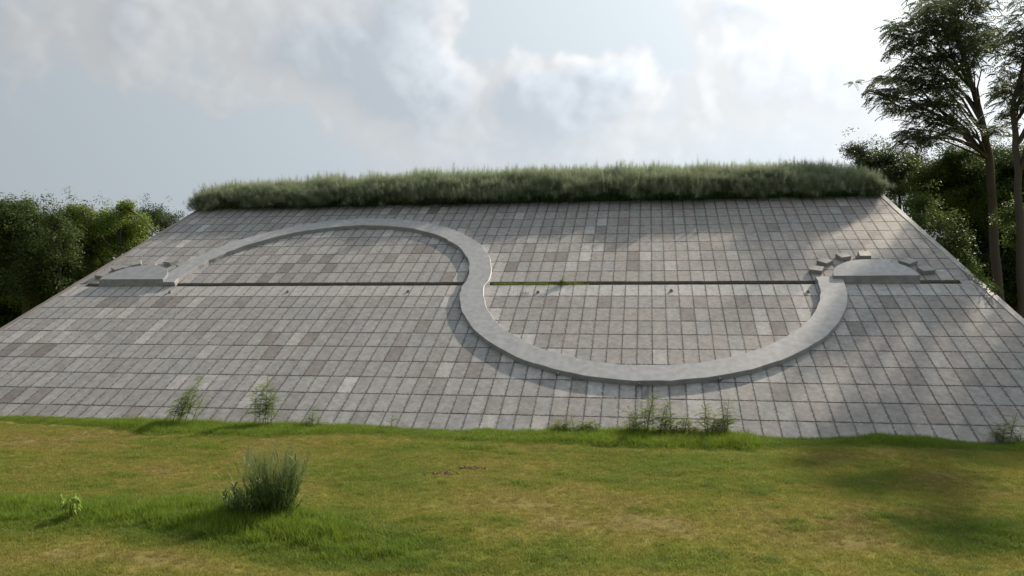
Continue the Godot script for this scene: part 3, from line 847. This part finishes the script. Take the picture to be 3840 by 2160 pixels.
func make_slope(lower: bool) -> void:
	rng.seed = 900 if lower else 901
	var o: Node3D
	if lower: o = thing("tiled_slope", "lower half of the slope of grey concrete tiles, below the ledge", "paving", Vector3.ZERO, THETA)
	else: o = thing("tiled_slope", "upper half of the grey concrete tiled slope, between ledge and tall grass", "paving", Vector3.ZERO, THETA)
	var v0 := FOOT if lower else NOTCH
	var v1 := 0.0 if lower else TOP
	# mortar bed under the tiles
	var bed := Soup.new()
	var corner := func(x: float, v: float, h: float) -> Vector3: return Vector3(x, h, -v)
	var l0 := left_edge(v0) + 0.05
	var l1 := left_edge(v1) + 0.05
	var r0 := right_edge(v0) - 0.05
	var r1 := right_edge(v1) - 0.05
	var e0 := v0 if lower else v0 + 0.004
	bed.quad(corner.call(l0, e0, -0.0055), corner.call(r0, e0, -0.0055), corner.call(r1, v1, -0.0055), corner.call(l1, v1, -0.0055), Vector3.UP)
	var bm := smooth_cement(0.085, 0.08, 0.075, 77)
	part(o, "mortar_bed", bed.mesh(false), bm)
	# the tiles
	var frame := PackedVector2Array([Vector2(left_edge(FOOT) + 0.14, FOOT), Vector2(right_edge(FOOT) - 0.14, FOOT), Vector2(right_edge(TOP) - 0.14, TOP), Vector2(left_edge(TOP) + 0.14, TOP)])
	var all := []
	var shared := {}
	for row in 10:
		var vb := -TL * (row + 1) if lower else NOTCH + TL * row
		for c in range(-53, 28):
			var x0 := c * TW
			var mx := x0 + TW * 0.5
			var mv := vb + TL * 0.5
			var bd := band_distance(mx, mv)
			var cuts := 0
			for q in [[0.0, 0.0], [TW, 0.0], [0.0, TL], [TW, TL]]:
				if band_distance(x0 + q[0], vb + q[1]) < 0.24: cuts += 1
			if cuts == 4 and bd < 0.24: continue           # wholly under the band
			var gap := rng.randf_range(0.001, 0.0095)
			var gap2 := rng.randf_range(0.005, 0.0105)
			var key := Vector2i(int(gap / 0.002), int(gap2 / 0.002))
			gap = key.x * 0.002 + 0.0015
			gap2 = key.y * 0.002 + 0.0015
			var quad := PackedVector2Array([Vector2(x0 + gap, vb + gap2), Vector2(x0 + TW - gap, vb + gap2), Vector2(x0 + TW - gap, minf(vb + TL - gap2, TOP)), Vector2(x0 + gap, minf(vb + TL - gap2, TOP))])
			var inside := true
			for p in quad:
				if not Geometry2D.is_point_in_polygon(p, frame): inside = false
			var mesh: ArrayMesh
			var mid := Vector2(mx, mv)
			if inside and vb + TL < TOP:
				if not shared.has(key): shared[key] = tile_mesh(quad, mid)
				mesh = shared[key]
			else:
				var cut := Geometry2D.intersect_polygons(quad, frame)
				if cut.is_empty(): continue
				var area := 0.0
				for i in cut[0].size(): area += cut[0][i].cross(cut[0][(i + 1) % cut[0].size()])
				if absf(area) < 0.006: continue
				mesh = tile_mesh(cut[0], mid)
			var m: StandardMaterial3D
			var reddish := sstep(-3.5, -1.0, mx)
			var pick := rng.randf()
			if near_any(DARK_TILES, mx, mv): m = light_mats[2 + rng.randi() % 2][rng.randi() % 3]
			elif lower and absf(mx + 0.15) < 0.16 and vb < -4.5: m = streak_mat
			elif lower and row == 0: m = light_mats[1 if mx > -4.0 and mx < 6.0 else 0][rng.randi() % 3]
			elif near_any(LIGHT_TILES, mx, mv) or (bd < 0.55 and rng.randf() < 0.75): m = light_mats[rng.randi() % 2][rng.randi() % 3]
			elif pick < 0.02: m = light_mats[3][rng.randi() % 3]
			elif pick < 0.045: m = light_mats[0][rng.randi() % 3]
			else: m = tile_mats[[0, 1, 2, 4, 4, 5, 6][rng.randi() % 7] if rng.randf() > reddish * 0.6 else 3][rng.randi() % 5]
			var tilt := Basis(Vector3.RIGHT, rng.randfn(0, 0.0025)) * Basis(Vector3.BACK, rng.randfn(0, 0.004)) * Basis(Vector3.UP, rng.randfn(0, 0.002))
			var tf := Transform3D(tilt, Vector3(mx, rng.randfn(0, 0.0008), -mv))
			var w := on_slope(mx, mv)
			var d := (w - EYE).length() + (0.0 if in_view(w, -0.2) else 1000.0)
			all.append([d, mesh, m, tf])
	all.sort_custom(func(a, b): return a[0] < b[0])
	var rest := {}
	for i in all.size():
		var t: Array = all[i]
		if i < 300:
			part(o, "tile", t[1], t[2], t[3])
		else:
			if not rest.has(t[2]):
				var st := SurfaceTool.new()
				st.begin(Mesh.PRIMITIVE_TRIANGLES)
				rest[t[2]] = st
			rest[t[2]].append_from(t[1], 0, t[3])
	var joint := ArrayMesh.new()
	for m in rest:
		rest[m].commit(joint)
		joint.surface_set_material(joint.get_surface_count() - 1, m)
	tag(part(o, "tile_field", joint, null), "the remaining grey concrete tiles, farther up the slope", "", "", "stuff")
	if lower:
		# drain pipes that open just below the ledge
		var dark := mat(0.36, 0.35, 0.34)
		var pm := smooth_cement(0.36, 0.35, 0.34, 83)
		for p in [[-11.93, -0.39], [-8.8, -0.37], [-5.74, -0.36], [-2.6, -0.42], [0.44, -0.35], [3.4, -0.42]]:
			var ring := Soup.new()
			for k in 14:
				var a := TAU * k / 14
				var b := TAU * (k + 1) / 14
				var f := func(t: float, r: float, h: float) -> Vector3: return Vector3(cos(t) * r, h, sin(t) * r)
				ring.quad(f.call(a, 0.036, 0.034), f.call(b, 0.036, 0.034), f.call(b, 0.029, 0.036), f.call(a, 0.029, 0.036), Vector3.UP)
				ring.quad(f.call(a, 0.036, 0.034), f.call(b, 0.036, 0.034), f.call(b, 0.045, -0.004), f.call(a, 0.045, -0.004), f.call((a + b) / 2, 1, 0))
				ring.quad(f.call(a, 0.029, 0.036), f.call(b, 0.029, 0.036), f.call(b, 0.027, 0.0035), f.call(a, 0.027, 0.0035), -f.call((a + b) / 2, 1, 0))
			var pipe := part(o, "drain_pipe", ring.mesh(false), pm, Transform3D(Basis(), Vector3(p[0], 0.002, -p[1])))
			var hole := Soup.new()
			for k in 14:
				var a := TAU * k / 14
				var b := TAU * (k + 1) / 14
				hole.tri(Vector3(0, 0.003, 0), Vector3(cos(a) * 0.027, 0.0035, sin(a) * 0.027), Vector3(cos(b) * 0.027, 0.0035, sin(b) * 0.027), Vector3.UP)
			part(pipe, "opening", hole.mesh(false), dark)
	else:
		# the ledge: a level floor behind the lip and an upright riser, in the wall's own upright axes
		var s := Soup.new()
		var zt := -NOTCH * cos(THETA)
		var yt := NOTCH * sin(THETA) - 0.001
		var inv := Basis(Vector3.RIGHT, -THETA)
		var pt := func(x: float, y: float, z: float) -> Vector3: return inv * Vector3(x, y, z)
		var x := -14.57
		while x < 6.67:
			var x2 := minf(x + 0.9, 6.68)
			var j := rng.randf_range(-0.004, 0.004)
			s.quad(pt.call(x, -0.004, zt + j), pt.call(x2, -0.004, zt + j), pt.call(x2, yt, zt + j), pt.call(x, yt, zt + j), inv * Vector3.BACK)
			s.quad(pt.call(x, -0.012, 0.02), pt.call(x2, -0.012, 0.02), pt.call(x2, -0.008, zt - 0.01), pt.call(x, -0.008, zt - 0.01), inv * Vector3.UP)
			x = x2
		for e in [-14.57, 6.68]:
			s.tri(pt.call(e, -0.01, 0.0), pt.call(e, -0.01, zt), pt.call(e, yt, zt), Vector3.RIGHT if e < 0 else Vector3.LEFT)
		part(o, "ledge", s.mesh(false), smooth_cement(0.2, 0.19, 0.175, 91))
		# plaster beyond the ends of the ledge
		var f := Soup.new()
		for e in [[left_edge(0.07) + 0.14, -14.57], [6.68, right_edge(0.07) - 0.14]]:
			f.quad(Vector3(e[0], -0.002, 0.0), Vector3(e[1], -0.002, 0.0), Vector3(e[1], -0.002, -NOTCH), Vector3(e[0], -0.002, -NOTCH), Vector3.UP)
		part(o, "plaster_patch", f.mesh(false), smooth_cement(0.42, 0.41, 0.4, 95))

func strip_mesh(left: Array, right: Array, h: float, base: float) -> ArrayMesh:
	# a raised strip between two rows of points given as (x, v) in slope coordinates
	var s := Soup.new()
	var at := func(p: Vector2, y: float) -> Vector3: return Vector3(p.x, y, -p.y)
	var b := 0.008
	for i in left.size() - 1:
		var l0: Vector2 = left[i]
		var l1: Vector2 = left[i + 1]
		var r0: Vector2 = right[i]
		var r1: Vector2 = right[i + 1]
		var w0 := (r0 - l0).normalized() * b
		var w1 := (r1 - l1).normalized() * b
		var out := Vector3(w0.x, 0, -w0.y)
		s.quad(at.call(l0 + w0, h), at.call(r0 - w0, h), at.call(r1 - w1, h), at.call(l1 + w1, h), Vector3.UP)
		s.quad(at.call(l0 + w0, h), at.call(l1 + w1, h), at.call(l1, h - b), at.call(l0, h - b), Vector3.UP * 0.01 - out)
		s.quad(at.call(r0 - w0, h), at.call(r1 - w1, h), at.call(r1, h - b), at.call(r0, h - b), Vector3.UP * 0.01 + out)
		s.quad(at.call(l0, h - b), at.call(l1, h - b), at.call(l1, base), at.call(l0, base), -out)
		s.quad(at.call(r0, h - b), at.call(r1, h - b), at.call(r1, base), at.call(r0, base), out)
	for e in [0, left.size() - 1]:
		var d: Vector2 = left[0] - left[1] if e == 0 else left[e] - left[e - 1]
		s.quad(at.call(left[e], base), at.call(right[e], base), at.call(right[e], h - b), at.call(left[e], h - b), Vector3(d.x, 0, -d.y))
		s.quad(at.call(left[e], h - b), at.call(right[e], h - b), at.call(right[e], h), at.call(left[e], h), Vector3(d.x, 0.01, -d.y))
	return s.mesh(false)

func make_reliefs() -> void:
	rng.seed = 77
	var cement := smooth_cement(0.44, 0.447, 0.46, 101)
	# the S: two half rings, each seen from the side the next one leaves
	var l := []
	var r := []
	var wob := noise(5, 0.9, 2)
	for i in 61:
		var t := PI - PI * i / 60.0
		var d := Vector2(cos(t), sin(t))
		var w := 0.275 + 0.012 * wob.get_noise_1d(i * 0.5)
		var c := 4.09 + 0.03 * wob.get_noise_1d(i * 0.4 + 40)
		l.append(Vector2(-8.2, 0.03) + d * (c + w))
		r.append(Vector2(-8.2, 0.03) + d * (c - w))
	for i in range(1, 62):
		var t := PI + PI * i / 60.0
		var d := Vector2(cos(t), sin(t))
		var w := 0.275 + 0.012 * wob.get_noise_1d(i * 0.5 + 90)
		var c := 4.04 + 0.03 * wob.get_noise_1d(i * 0.4 + 140)
		l.append(Vector2(-0.12, -0.04) + d * (c - w))
		r.append(Vector2(-0.12, -0.04) + d * (c + w))
	var o := thing("curved_band", "raised S shaped band of smooth grey concrete sweeping across the tiled slope", "relief", Vector3.ZERO, THETA)
	part(o, "band", strip_mesh(l, r, 0.105, -0.07), cement)
	# dark outlets low in the outer face of the band
	for p in [[-1.78, 0.03], [-0.23, 0.03], [1.23, 0.03]]:
		var a := atan2(-sqrt(4.325 * 4.325 - pow(p[0] + 0.12, 2.0)), p[0] + 0.12)
		var q := Vector2(-0.12, -0.04) + Vector2(cos(a), sin(a)) * 4.327
		var s := Soup.new()
		tube(s, [Vector3(0, 0, -0.02), Vector3(0, 0, 0.03)], [0.028, 0.028], 10)
		for k in 10:
			s.tri(Vector3(0, 0, 0.006), Vector3(cos(TAU * k / 10), sin(TAU * k / 10), 0) * 0.026 + Vector3(0, 0, 0.006), Vector3(cos(TAU * (k + 1) / 10), sin(TAU * (k + 1) / 10), 0) * 0.026 + Vector3(0, 0, 0.006), Vector3.BACK)
		part(o, "drain_outlet", s.mesh(false), mat(0.36, 0.35, 0.34), Transform3D(Basis(Vector3.UP, a + PI / 2), Vector3(q.x, 0.035, -q.y)))
	# the two half discs with their rays
	sun_relief("smooth grey half disc sun beside the free end of the S band", 4.92, [160, 136, 110, 87, 41, 17], 64, 201)
	sun_relief("grey half disc sun joined to the start of the S band near the slope edge", -13.25, [164, 142, 120, 74, 49], 99, 202)
	# copings down both sloping edges
	for e in [[true, "worn pale concrete coping down the slope edge beside the half disc joined to the band"], [false, "worn pale concrete coping down the slope edge with the creeper"]]:
		var cl := []
		var cr := []
		for i in 41:
			var v := lerpf(FOOT, TOP, i / 40.0)
			var x := left_edge(v) if e[0] else right_edge(v) - 0.145
			var j := rng.randf_range(-0.008, 0.008)
			cl.append(Vector2(x + j, v))
			cr.append(Vector2(x + 0.145 + j * 0.5, v))
		var cp := thing("edge_coping", e[1], "coping", Vector3.ZERO, THETA, "copings of the slope")
		part(cp, "coping", strip_mesh(cl, cr, 0.012, -0.12), smooth_cement(0.26, 0.23, 0.2, 141) if e[0] else smooth_cement(0.38, 0.375, 0.365, 142))

func sun_relief(label: String, cx: float, rays: Array, stub: float, seed_: int) -> void:
	rng.seed = seed_
	var o := thing("sun_relief", label, "relief", on_slope(cx, 0), THETA)
	var cement := smooth_cement(0.33, 0.337, 0.35, seed_)
	cement.roughness = 0.42
	# the disc: top parallel to the slope, front face upright
	var h := 0.165
	var v := 0.079
	var rim := []
	for i in 37:
		var t := PI * i / 36.0
		rim.append(Vector2(cos(t) * 0.91, v + sin(t) * 0.91))
	var s := Soup.new()
	var at := func(p: Vector2, y: float) -> Vector3: return Vector3(p.x, y, -p.y)
	for i in 36:
		var a: Vector2 = rim[i]
		var b: Vector2 = rim[i + 1]
		var ia := a * 0.988 + Vector2(0, v * 0.012)
		var ib := b * 0.988 + Vector2(0, v * 0.012)
		s.tri(at.call(Vector2(0, v), h), at.call(ia, h), at.call(ib, h), Vector3.UP)
		s.quad(at.call(ia, h), at.call(ib, h), at.call(b, h - 0.009), at.call(a, h - 0.009), Vector3(a.x, 0.5, -a.y))
		s.quad(at.call(a, h - 0.009), at.call(b, h - 0.009), at.call(b, -0.05), at.call(a, -0.05), Vector3(a.x, 0, -a.y))
	s.quad(at.call(Vector2(-0.91, v), h - 0.003), at.call(Vector2(0.91, v), h - 0.003), at.call(Vector2(0.91, -0.006), -0.012), at.call(Vector2(-0.91, -0.006), -0.012), Vector3.BACK)
	for e in [-0.91, 0.91]:
		s.tri(at.call(Vector2(e, v), h - 0.003), at.call(Vector2(e, -0.006), -0.012), at.call(Vector2(e, v), -0.05), Vector3(e, 0, 0))
	part(o, "disc", s.mesh(false), cement)
	var rm := smooth_cement(0.38, 0.37, 0.35, seed_ + 20)
	for i in rays.size() + 1:
		var broken := i == rays.size()
		var a := deg_to_rad(stub if broken else float(rays[i]))
		var d := Vector2(cos(a), sin(a))
		var n := Vector2(-d.y, d.x)
		var c := Vector2(0, 0.25)
		var r0 := 1.1 + rng.randf_range(-0.02, 0.02)
		var r1 := 1.36 + rng.randf_range(-0.03, 0.03)
		var w0 := 0.13 + rng.randf_range(-0.01, 0.01)
		var w1 := 0.135 + rng.randf_range(-0.012, 0.012)
		var hh := 0.095 + rng.randf_range(-0.008, 0.008)
		if broken:
			r0 = 1.0; r1 = 1.14; hh = 0.04
		var q := [c + d * r0 + n * w0, c + d * r1 + n * w1, c + d * r0 - n * w0, c + d * r1 - n * w1]
		part(o, "ray", strip_mesh([q[0], q[1]], [q[2], q[3]], hh, -0.05), rm)

func make_mound() -> void:
	var s := Soup.new()
	var h := -0.045
	var f := [on_slope(left_edge(FOOT - 0.4), FOOT - 0.4, h), on_slope(right_edge(FOOT - 0.4), FOOT - 0.4, h), on_slope(right_edge(TOP), TOP, h), on_slope(left_edge(TOP), TOP, h)]
	var m := [on_slope(left_edge(0.0) + 0.02, 0.0, h), on_slope(right_edge(0.0) - 0.02, 0.0, h)]
	var bt := [Vector3(-14.1, f[2].y, -13.5), Vector3(6.3, f[2].y, -13.5)]
	var bb := [Vector3(-15.6, GROUND - 0.3, -18.5), Vector3(7.7, GROUND - 0.3, -18.5)]
	s.quad(f[0], f[1], m[1], m[0], Vector3(0, 1, 0.5))
	s.quad(m[0], m[1], f[2], f[3], Vector3(0, 1, 0.5))
	s.quad(f[3], f[2], bt[1], bt[0], Vector3.UP)
	s.quad(f[0], f[3], bt[0], bb[0], Vector3.LEFT)
	s.quad(f[1], f[2], bt[1], bb[1], Vector3.RIGHT)
	s.quad(bt[0], bt[1], bb[1], bb[0], Vector3(0, 0.5, -1))
	var em := mat(0.1, 0.085, 0.05, 1.0, 0.1)
	em.albedo_texture = speckle(151, 0.4, 1.0, 0.03, 5)
	em.uv1_triplanar = true
	em.uv1_world_triplanar = true
	em.uv1_scale = Vector3.ONE * 0.4
	var o := part(self, "mound", s.mesh(false), em)
	tag(o, "", "", "", "structure")

# ---------------------------------------------------------------- trees
var leaf_bunch := []
var feather_bunch := []
func make_bunches() -> void:
	rng.seed = 301
	for k in 4:                               # small simple leaves on a twig
		var s := Soup.new()
		for i in 34:
			var p := Vector3(rng.randfn(0, 0.11), rng.randfn(0, 0.09), rng.randfn(0, 0.11))
			var d := Vector3(rng.randfn(), rng.randfn() * 0.5 - 0.5, rng.randfn()).normalized()
			var sd := d.cross(Vector3(rng.randfn(), rng.randfn() + 1.5, rng.randfn())).normalized() * rng.randf_range(0.012, 0.02)
			var l := rng.randf_range(0.06, 0.1)
			var c := Color(1, 1, 1) * rng.randf_range(0.75, 1.25)
			s.quad(p, p + d * l * 0.5 + sd, p + d * l, p + d * l * 0.5 - sd, Vector3.UP, c, c)
		leaf_bunch.append(s.mesh())
	for k in 4:                               # drooping feathery fronds
		var s := Soup.new()
		for i in 7:
			var yaw := rng.randf() * TAU
			var out := Vector3(cos(yaw), 0, sin(yaw))
			var p := out * rng.randf_range(0.0, 0.1) + Vector3(0, rng.randf_range(-0.04, 0.06), 0)
			var len := rng.randf_range(0.24, 0.42)
			var drop := rng.randf_range(0.4, 1.4)
			var side := Vector3(-out.z, 0, out.x)
			for j in 8:
				var f := (j + 0.6) / 8.0
				var q := p + out * len * f * (1.0 - 0.3 * f * drop * 0.6) + Vector3.DOWN * len * drop * 0.5 * f * f
				for sg in [-1.0, 1.0]:
					var l := 0.075 * (1.0 - 0.5 * absf(f - 0.4))
					var e: Vector3 = q + side * sg * l + Vector3(0, -0.03 - rng.randf() * 0.02, 0) + out * 0.02
					var wv := out * 0.017 + Vector3(0, rng.randf_range(-0.004, 0.004), 0)
					var c := Color(1, 1, 1) * rng.randf_range(0.75, 1.2)
					var md: Vector3 = (q + e) * 0.5
					s.quad(q, md + wv, e, md - wv, Vector3.UP, c, c)
		feather_bunch.append(s.mesh())

func make_tree(called: String, label: String, group: String, pads: Array, trunk: Array, r0: float, per: float, feather: bool, ca: Color, cb: Color, seed_: int, size := 1.0) -> void:
	rng.seed = seed_
	var base: Vector3 = trunk[0]
	var o := thing(called, label, "tree", base, 0.0, group)
	var bark := mat(0.14, 0.122, 0.105, 0.95, 0.2)
	bark.albedo_texture = speckle(171, 0.45, 1.0, 0.05, 4)
	bark.uv1_triplanar = true
	bark.uv1_scale = Vector3(2.5, 0.7, 2.5)
	# trunk
	var ts := Soup.new()
	var path := []
	var rad := []
	for i in trunk.size() - 1:
		for k in 4:
			var f := k / 4.0
			path.append((trunk[i] as Vector3).lerp(trunk[i + 1], f) - base + Vector3(rng.randfn(0, 0.02), 0, rng.randfn(0, 0.02)))
	path.append(trunk[-1] - base)
	for i in path.size(): rad.append(r0 * lerpf(1.0, 0.28, pow(float(i) / (path.size() - 1), 1.2)) * (1.25 if i == 0 else 1.0))
	tube(ts, path, rad, 9)
	part(o, "trunk", ts.mesh(false), bark)
	# limbs: each pad of foliage hangs on a limb that leaves the trunk below it
	var ls := Soup.new()
	var w := [[], [], [], []]
	var t := [PackedColorArray(), PackedColorArray(), PackedColorArray(), PackedColorArray()]
	var gaps := noise(seed_ + 5, 2.0 if feather else 1.1, 3)
	var wild := noise(seed_ + 9, 0.8, 3)
	for pad in pads:
		var c := Vector3(pad[0], pad[1], pad[2]) - base
		var best := 0
		var cost := 1e9
		for i in range(path.size() / 3, path.size()):
			var drop: float = c.y - path[i].y
			var flat := Vector2(c.x - path[i].x, c.z - path[i].z).length()
			var k := absf(drop - flat * 1.1) + flat * 0.15
			if k < cost:
				cost = k; best = i
		var a: Vector3 = path[best]
		var m1 := a.lerp(c, 0.35) + Vector3(0, (c - a).length() * 0.1, 0) + Vector3(rng.randfn(), rng.randfn() * 0.5, rng.randfn()) * 0.12
		var m2 := a.lerp(c, 0.7) + Vector3(0, (c - a).length() * 0.1, 0) + Vector3(rng.randfn(), rng.randfn() * 0.5, rng.randfn()) * 0.15
		var lr := minf(rad[best] * 0.5, 0.022 + 0.011 * (c - a).length())
		tube(ls, [a, a.lerp(m1, 0.5) + Vector3(rng.randfn(), 0, rng.randfn()) * 0.04, m1, m2, c], [lr, lr * 0.85, lr * 0.7, lr * 0.45, lr * 0.2], 5)
		var rx: float = pad[3]
		var ry: float = pad[4]
		for k in 5:                           # twigs inside the pad
			var e := c + Vector3(rng.randfn() * rx * 0.6, rng.randfn() * ry * 0.5, rng.randfn() * rx * 0.6)
			tube(ls, [m2.lerp(c, rng.randf()), c.lerp(e, 0.5) + Vector3(0, 0.05, 0), e], [lr * 0.35, lr * 0.25, 0.006], 4)
		var n := int(per * rx * rx * ry * 4.0 + per * rx * ry * 6.5)
		for i in n:
			var d := Vector3(rng.randfn(), rng.randfn(), rng.randfn()).normalized() * pow(rng.randf(), 0.42)
			var p := c + Vector3(d.x * rx, d.y * ry, d.z * rx) * (1.0 + 0.25 * rng.randfn(0, 0.5)) * (1.0 + 0.9 * wild.get_noise_3dv(c + d * rx))
			if rng.randf() < 0.07: p += Vector3(rng.randfn(0, 0.1), absf(rng.randfn(0, 0.35)), rng.randfn(0, 0.1))
			if gaps.get_noise_3dv((p + base) * 1.0) < (0.04 if feather else -0.03): continue
			var k := rng.randi() % 4
			var sc := size * rng.randf_range(0.7, 1.3)
			w[k].append(Transform3D((Basis(Vector3.UP, rng.randf() * TAU) * Basis(Vector3.RIGHT, rng.randfn(0, 0.3))).scaled(Vector3.ONE * sc), p))
			t[k].append(ca.lerp(cb, clampf(rng.randf() * 0.7 + 0.3 * gaps.get_noise_3dv(p * 0.7 + Vector3(50, 0, 0)) + 0.15, 0.0, 1.0)) * rng.randf_range(0.8, 1.2))
	part(o, "limbs", ls.mesh(false), bark)
	var crown := Node3D.new()
	crown.name = "crown"
	o.add_child(crown, true)
	var lm := leaf_mat(0.85, 0.5)
	for k in 4:
		if w[k].size(): tag(scatter("foliage", feather_bunch[k] if feather else leaf_bunch[k], lm, w[k], t[k], crown), "", "", "", "stuff")

func make_trees() -> void:
	make_bunches()
	var dk := Color(0.05, 0.078, 0.03)
	var md := Color(0.085, 0.13, 0.04)
	var mg := Color(0.115, 0.17, 0.045)
	var ta := Color(0.09, 0.12, 0.065)
	var tb := Color(0.15, 0.185, 0.09)
	var gr := Color(0.12, 0.19, 0.03)
	var lg := Color(0.24, 0.32, 0.05)
	make_tree("tall_tree", "tall airy tree with bare forking limbs and drooping feathery leaves beyond the mound", "tall feathery trees", PADS_A, points(TRUNK_A), 0.19, 10.0, true, ta, tb, 601, 1.3)
	make_tree("tall_tree", "tall tree with slender upright stems next to the airy forking tree", "tall feathery trees", PADS_B + PADS_B2, points(TRUNK_B), 0.13, 9.5, true, ta, tb, 602, 1.25)
	make_tree("small_tree", "dark small leaved tree rising behind the end of the plumed grass", "", PADS_C, [Vector3(11.0, GROUND - 0.1, -20.0), Vector3(11.1, 1.5, -20.0), Vector3(11.0, 4.8, -20.0)], 0.14, 60.0, false, dk, md, 603, 1.1)
	make_tree("understorey_tree", "green spreading tree below the limbs of the tall airy tree", "", PADS_D, [Vector3(12.3, GROUND - 0.1, -18.0), Vector3(12.4, 0.8, -18.0), Vector3(12.6, 3.2, -18.0)], 0.12, 80.0, false, dk, gr, 604, 1.1)
	make_tree("understorey_tree", "dark dense tree filling the gap between the two tall trunks", "", PADS_E, [Vector3(16.2, GROUND - 0.1, -18.5), Vector3(16.3, 0.5, -18.5), Vector3(16.4, 3.0, -18.5)], 0.12, 60.0, false, dk, md, 605, 1.2)
	make_tree("understorey_tree", "broad shadowy tree at the back of the wood beyond the creeper", "", PADS_U3, [Vector3(16.0, GROUND - 0.1, -21.0), Vector3(16.0, -0.5, -21.0), Vector3(16.2, 1.8, -21.0)], 0.14, 40.0, false, dk, md, 612, 1.6)
	make_tree("bush", "large green bush behind the slope edge with the creeper", "", PADS_G, [Vector3(10.6, GROUND - 0.1, -9.8), Vector3(10.6, -1.6, -9.8), Vector3(10.7, -0.2, -9.8)], 0.08, 60.0, false, dk, gr, 606, 1.1)
	var g := "trees behind the other edge of the slope"
	make_tree("broadleaf_tree", "darkest broad tree of the row behind the slope edge, with tiered leaf sprays", g, PADS_L1, [Vector3(-23.0, GROUND - 0.1, -8.0), Vector3(-23.0, 0.0, -8.0), Vector3(-22.8, 2.2, -8.0)], 0.16, 60.0, false, dk, mg, 607, 1.25)
	make_tree("broadleaf_tree", "low dark tree filling the dip beside the darkest broad tree", g, PADS_L2, [Vector3(-20.8, GROUND - 0.1, -7.0), Vector3(-20.8, -0.6, -7.0), Vector3(-20.7, 1.4, -7.0)], 0.12, 70.0, false, dk, mg, 608, 1.15)
	make_tree("broadleaf_tree", "mid green tree with a flat wispy top behind the slope edge", g, PADS_L3, [Vector3(-19.9, GROUND - 0.1, -9.0), Vector3(-19.9, 0.0, -9.0), Vector3(-19.8, 2.2, -9.0)], 0.13, 80.0, false, md, lg, 609)
	make_tree("broadleaf_tree", "bright green tree with a peaked feathery top next to the slope edge", g, PADS_L4, [Vector3(-17.6, GROUND - 0.1, -9.5), Vector3(-17.6, 0.0, -9.5), Vector3(-17.5, 2.4, -9.5)], 0.13, 90.0, false, gr, lg, 610)
	make_tree("broadleaf_tree", "grey green distant tree peeping over the slope edge", g, PADS_L5, [Vector3(-19.3, GROUND - 0.1, -15.0), Vector3(-19.3, 0.5, -15.0), Vector3(-19.2, 2.6, -15.0)], 0.12, 90.0, false, dk, md, 611)
	make_tree("bush", "long dark thicket under the row of trees behind the slope edge", "", PADS_U1, [Vector3(-23.0, GROUND - 0.1, -10.5), Vector3(-23.0, -2.0, -10.5), Vector3(-22.8, -1.2, -10.5)], 0.08, 50.0, false, dk, md, 613, 1.4)
	make_tree("broadleaf_tree", "shadowy tree filling the gaps behind the row beyond the slope edge", g, PADS_U2, [Vector3(-26.0, GROUND - 0.1, -15.0), Vector3(-26.0, -0.5, -15.0), Vector3(-25.8, 1.5, -15.0)], 0.15, 40.0, false, dk, md, 614, 1.6)

func points(list: Array) -> Array:
	var o := []
	for p in list: o.append(Vector3(p[0], p[1], p[2]))
	return o

# ---------------------------------------------------------------- scene
func _ready() -> void:
	var t0 := Time.get_ticks_msec()
	var cam := Camera3D.new()
	cam.name = "camera"
	cam.position = EYE
	cam.basis = Basis.from_euler(Vector3(-0.00155, 0.16512, -0.00309))
	cam.fov = 38.42
	cam.near = 0.1
	cam.far = 1500.0
	add_child(cam)
	cam.current = true
	var env := Environment.new()
	env.background_mode = Environment.BG_SKY
	env.sky = make_sky()
	env.background_energy_multiplier = 1.0
	env.tonemap_mode = Environment.TONE_MAPPER_LINEAR
	env.tonemap_exposure = 1.25
	env.sdfgi_enabled = true
	env.ssao_enabled = true
	env.ssil_enabled = true
	var we := WorldEnvironment.new()
	we.name = "world"
	we.environment = env
	add_child(we)
	var sun := DirectionalLight3D.new()
	sun.name = "sun"
	sun.light_energy = 1.6
	sun.light_color = Color(1.0, 0.94, 0.85)
	sun.light_angular_distance = 1.2
	sun.shadow_enabled = true
	add_child(sun)
	sun.look_at_from_position(TO_SUN.normalized() * 60.0, Vector3.ZERO)
	print("sky ", Time.get_ticks_msec() - t0)

	lawn_a = noise(3, 0.35, 3)
	lawn_b = noise(4, 1.1, 3)
	lawn_c = noise(6, 3.0, 3)
	make_lawn()
	make_mound()
	make_tile_materials()
	make_slope(true)
	make_slope(false)
	make_reliefs()
	print("slope ", Time.get_ticks_msec() - t0)
	make_trees()
	print("trees ", Time.get_ticks_msec() - t0)
	make_crown_grass()
	make_grass()
	make_tuft()
	make_small_plants()
	print("done ", Time.get_ticks_msec() - t0)
